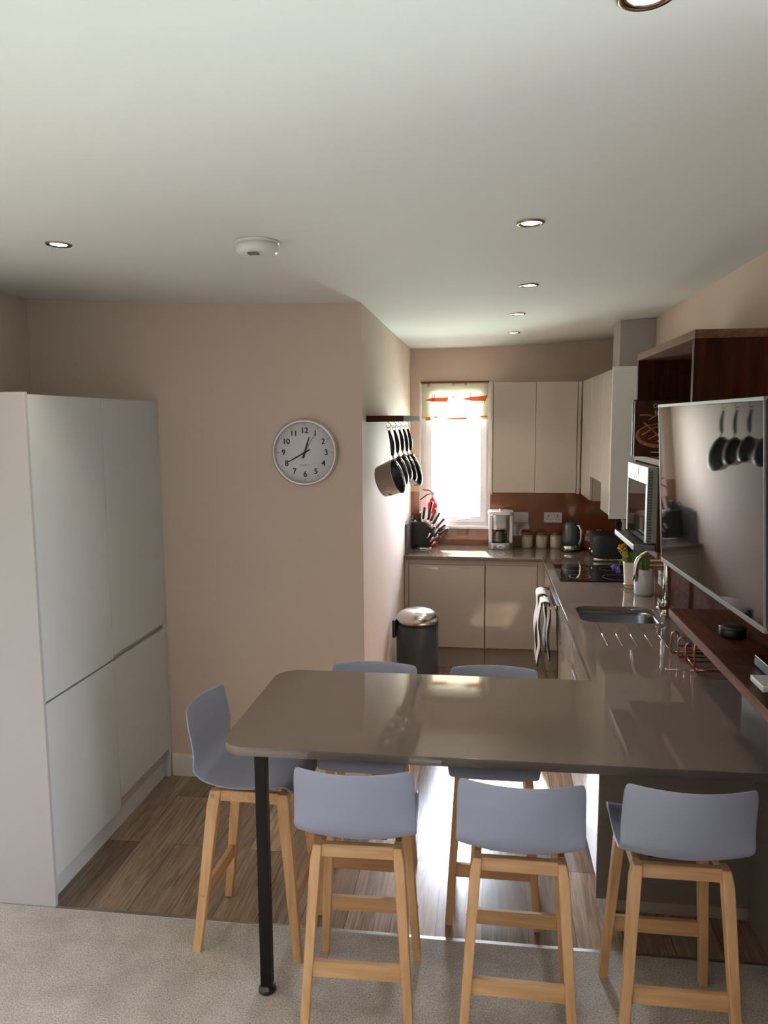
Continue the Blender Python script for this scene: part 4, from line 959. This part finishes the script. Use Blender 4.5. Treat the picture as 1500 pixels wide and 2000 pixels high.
mb = MB(); mb.cyl((ccx, yd, ccz), (ccx, yd-.009, ccz), .006); mb.obj('hub', M['ink'], ck)

# ---------------------------------------------------------------- ceiling things
def downlight(label, x, y, warm=1.0):
    z = zc(x); t_ = thing('downlight', label, 'ceiling light', (x, y, z), 'recessed ceiling downlights')
    slope = .039*(x+.55)
    R_ = Matrix.Translation((x, y, z)) @ Matrix.Rotation(-math.atan(slope), 4, 'Y')
    mb = MB(); mb.lathe([(.043, .0), (.0435, -.003), (.040, -.0055), (.031, -.004), (.028, -.001), (.028, .0)], (0, 0, 0), 40, R_); mb.obj('ring', M['bronze'], t_)
    mb = MB(); mb.lathe([(0, -.0025), (.0275, -.0025), (.0275, -.0005), (0, -.0005)], (0, 0, 0), 32, R_); mb.obj('lamp', M['glow'], t_)
    light('downlight_light', 'SPOT', (x, y, z-.012), (0, 0, 0), energy=9.0, spot_size=math.radians(95), spot_blend=.7, color=(1, .80, .58), shadow_soft_size=.025).parent = None
for l, x, y in (('ceiling downlight nearest the camera, cut by the top of the view', .224, 1.212), ('ceiling downlight on the left near the tall cabinets', -1.455, 2.535), ('ceiling downlight above the breakfast bar', .13, 2.475), ('ceiling downlight above the worktop before the sink', .186, 3.60), ('ceiling downlight, second from the window wall', .175, 4.54), ('ceiling downlight closest to the window wall', .186, 5.50)):
    downlight(l, x, y)
sa = thing('smoke_alarm', 'round white smoke alarm on the ceiling', 'smoke alarm', (-.758, 2.545, zc(-.758)))
z = zc(-.758)
mb = MB(); mb.lathe([(0, 0), (.072, 0), (.072, -.009), (0, -.009)], (-.758, 2.545, z-.0005), 48); mb.obj('mounting_plate', M['white'], sa)
mb = MB(); mb.lathe([(0, -.010), (.070, -.010), (.070, -.030), (.062, -.043), (.045, -.047), (0, -.047)], (-.758, 2.545, z), 48); mb.obj('cover', M['white'], sa)
mb = MB()
for k in range(7): mb.box(-.773+k*.005, -.771+k*.005, 2.482, 2.510, z-.0525, z-.0465)
mb.obj('vent_slots', M['greyink'], sa)

# ---------------------------------------------------------------- bar stools
def make_stool(label):
    root = thing('bar_stool', label, 'bar stool', (0, 0, 0), 'blue grey bar stools around the breakfast bar')
    prof = [(-.241, .277), (-.236, .245), (-.229, .205), (-.220, .163), (-.209, .12), (-.200, .085), (-.184, .055), (-.156, .030), (-.130, .014), (-.10, .006), (-.06, .002), (-.01, .0), (.04, .002), (.09, .008), (.13, .014), (.160, .017), (.182, .013), (.196, .002), (.203, -.014), (.205, -.030)]
    wid = [.181, .188, .189, .190, .191, .192, .193, .191, .190, .188, .186, .185, .184, .183, .181, .179, .177, .175, .172, .168]
    t = bmesh.new(); g = []; U = 18
    for i, ((y, z), w) in enumerate(zip(prof, wid)):
        back = max(0, min(1, (z-.02)/.12)) if y < -.10 else 0
        seat = 1-back
        row = []
        for k in range(U+1):
            u = -1+2*k/U; q = u*u
            lift = .020*q*abs(u) if (y > -.15 and y < .17) else .006*q
            if -.2 < y <= -.1: lift = .026*q
            row.append(t.verts.new((w*u, y+back*.050*q, .638+z+seat*lift)))
        g.append(row)
    for a, b in zip(g, g[1:]):
        for k in range(U): t.faces.new((a[k], a[k+1], b[k+1], b[k])).smooth = True
    mb = MB(); mb.add(t); o = mb.obj('seat_shell', M['plastic'], root)
    md = o.modifiers.new('s', 'SOLIDIFY'); md.thickness = .007; md.offset = 0
    md = o.modifiers.new('u', 'SUBSURF'); md.levels = 1; md.render_levels = 2
    for sx_ in (-1, 1):
        # rear leg leans back, kinked at the top; front leg leans forward
        for (yt, yf_, dt) in ((-.112, -.190, 0), (.140, .195, 1)):
            mb = MB(); top = (sx_*.128, yt, .624); kn = (sx_*.134, yt+(yf_-yt)*.10, .578); ft = (sx_*.170, yf_, .006 if yf_ < 0 else .006)
            t = bmesh.new(); RR = []
            for p, ww, dd in ((top, .026, .040), (kn, .033, .045), (tuple(kn[q]+(ft[q]-kn[q])*.08 for q in range(3)), .033, .044), (ft, .028, .030)):
                RR.append([t.verts.new((p[0]+a_*ww/2, p[1]+b_*dd/2, p[2])) for a_, b_ in ((-1, -1), (1, -1), (1, 1), (-1, 1))])
            t.faces.new(RR[0][::-1]); t.faces.new(RR[-1])
            for A_, B_ in zip(RR, RR[1:]):
                for i in range(4): t.faces.new((A_[i], A_[(i+1) % 4], B_[(i+1) % 4], B_[i]))
            bmesh.ops.recalc_face_normals(t, faces=t.faces[:]); mb.add(t)
            bevel(mb.obj('leg', M['oak'], root), .003)
    bevel(MB().box(-.118, .118, -.124, -.100, .580, .624).obj('seat_rail', M['oakrail'], root), .003)
    bevel(MB().box(-.118, .118, .128, .150, .580, .624).obj('seat_rail', M['oakrail'], root), .003)
    for sx_ in (-1, 1):
        bevel(MB().box(sx_*.128-.011, sx_*.128+.011, -.095, .125, .584, .626).obj('side_rail', M['oakrail'], root), .003)
    bevel(MB().box(-.142, .142, -.171, -.151, .197, .250).obj('footrest', M['oakrail'], root), .003)
    bevel(MB().box(-.142, .142, .168, .188, .197, .250).obj('footrest', M['oakrail'], root), .003)
    mb = MB(); mb.box(-.09, .09, -.085, .115, .626, .632); mb.obj('fixing_plate', M['black'], root)
    for sx_ in (-1, 1):
        for (y, z, x) in ((-.122, .604, .1475), (-.163, .224, .1735), (.180, .224, .1735)):
            mb = MB(); mb.cyl((sx_*x, y, z), (sx_*(x+.0018), y, z), .006, n=10); mb.obj('screw_cap', M['oakrail'], root)
    return root
spots = [(-.398, 2.375, 1.5, 'light blue grey bar stool at the front left of the breakfast bar'),
         (.114, 2.355, -1, 'light blue grey bar stool at the front middle of the breakfast bar'),
         (.594, 2.378, 0, 'grey bar stool at the front right of the breakfast bar before the end panel'),
         (-.857, 2.688, -91, 'bar stool at the left end of the breakfast bar, seen from its side'),
         (-.470, 2.985, 180, 'bar stool behind the breakfast bar nearer the clock wall'),
         (.040, 2.985, 180, 'bar stool behind the breakfast bar nearer the right hand cabinets')]
proto = None
for x, y, a, l in spots:
    if proto is None: proto = make_stool(l); o = proto
    else: o = copy_tree(proto)
    o.location = (x, y, 0); o.rotation_euler = (0, 0, math.radians(a)); o['label'] = l
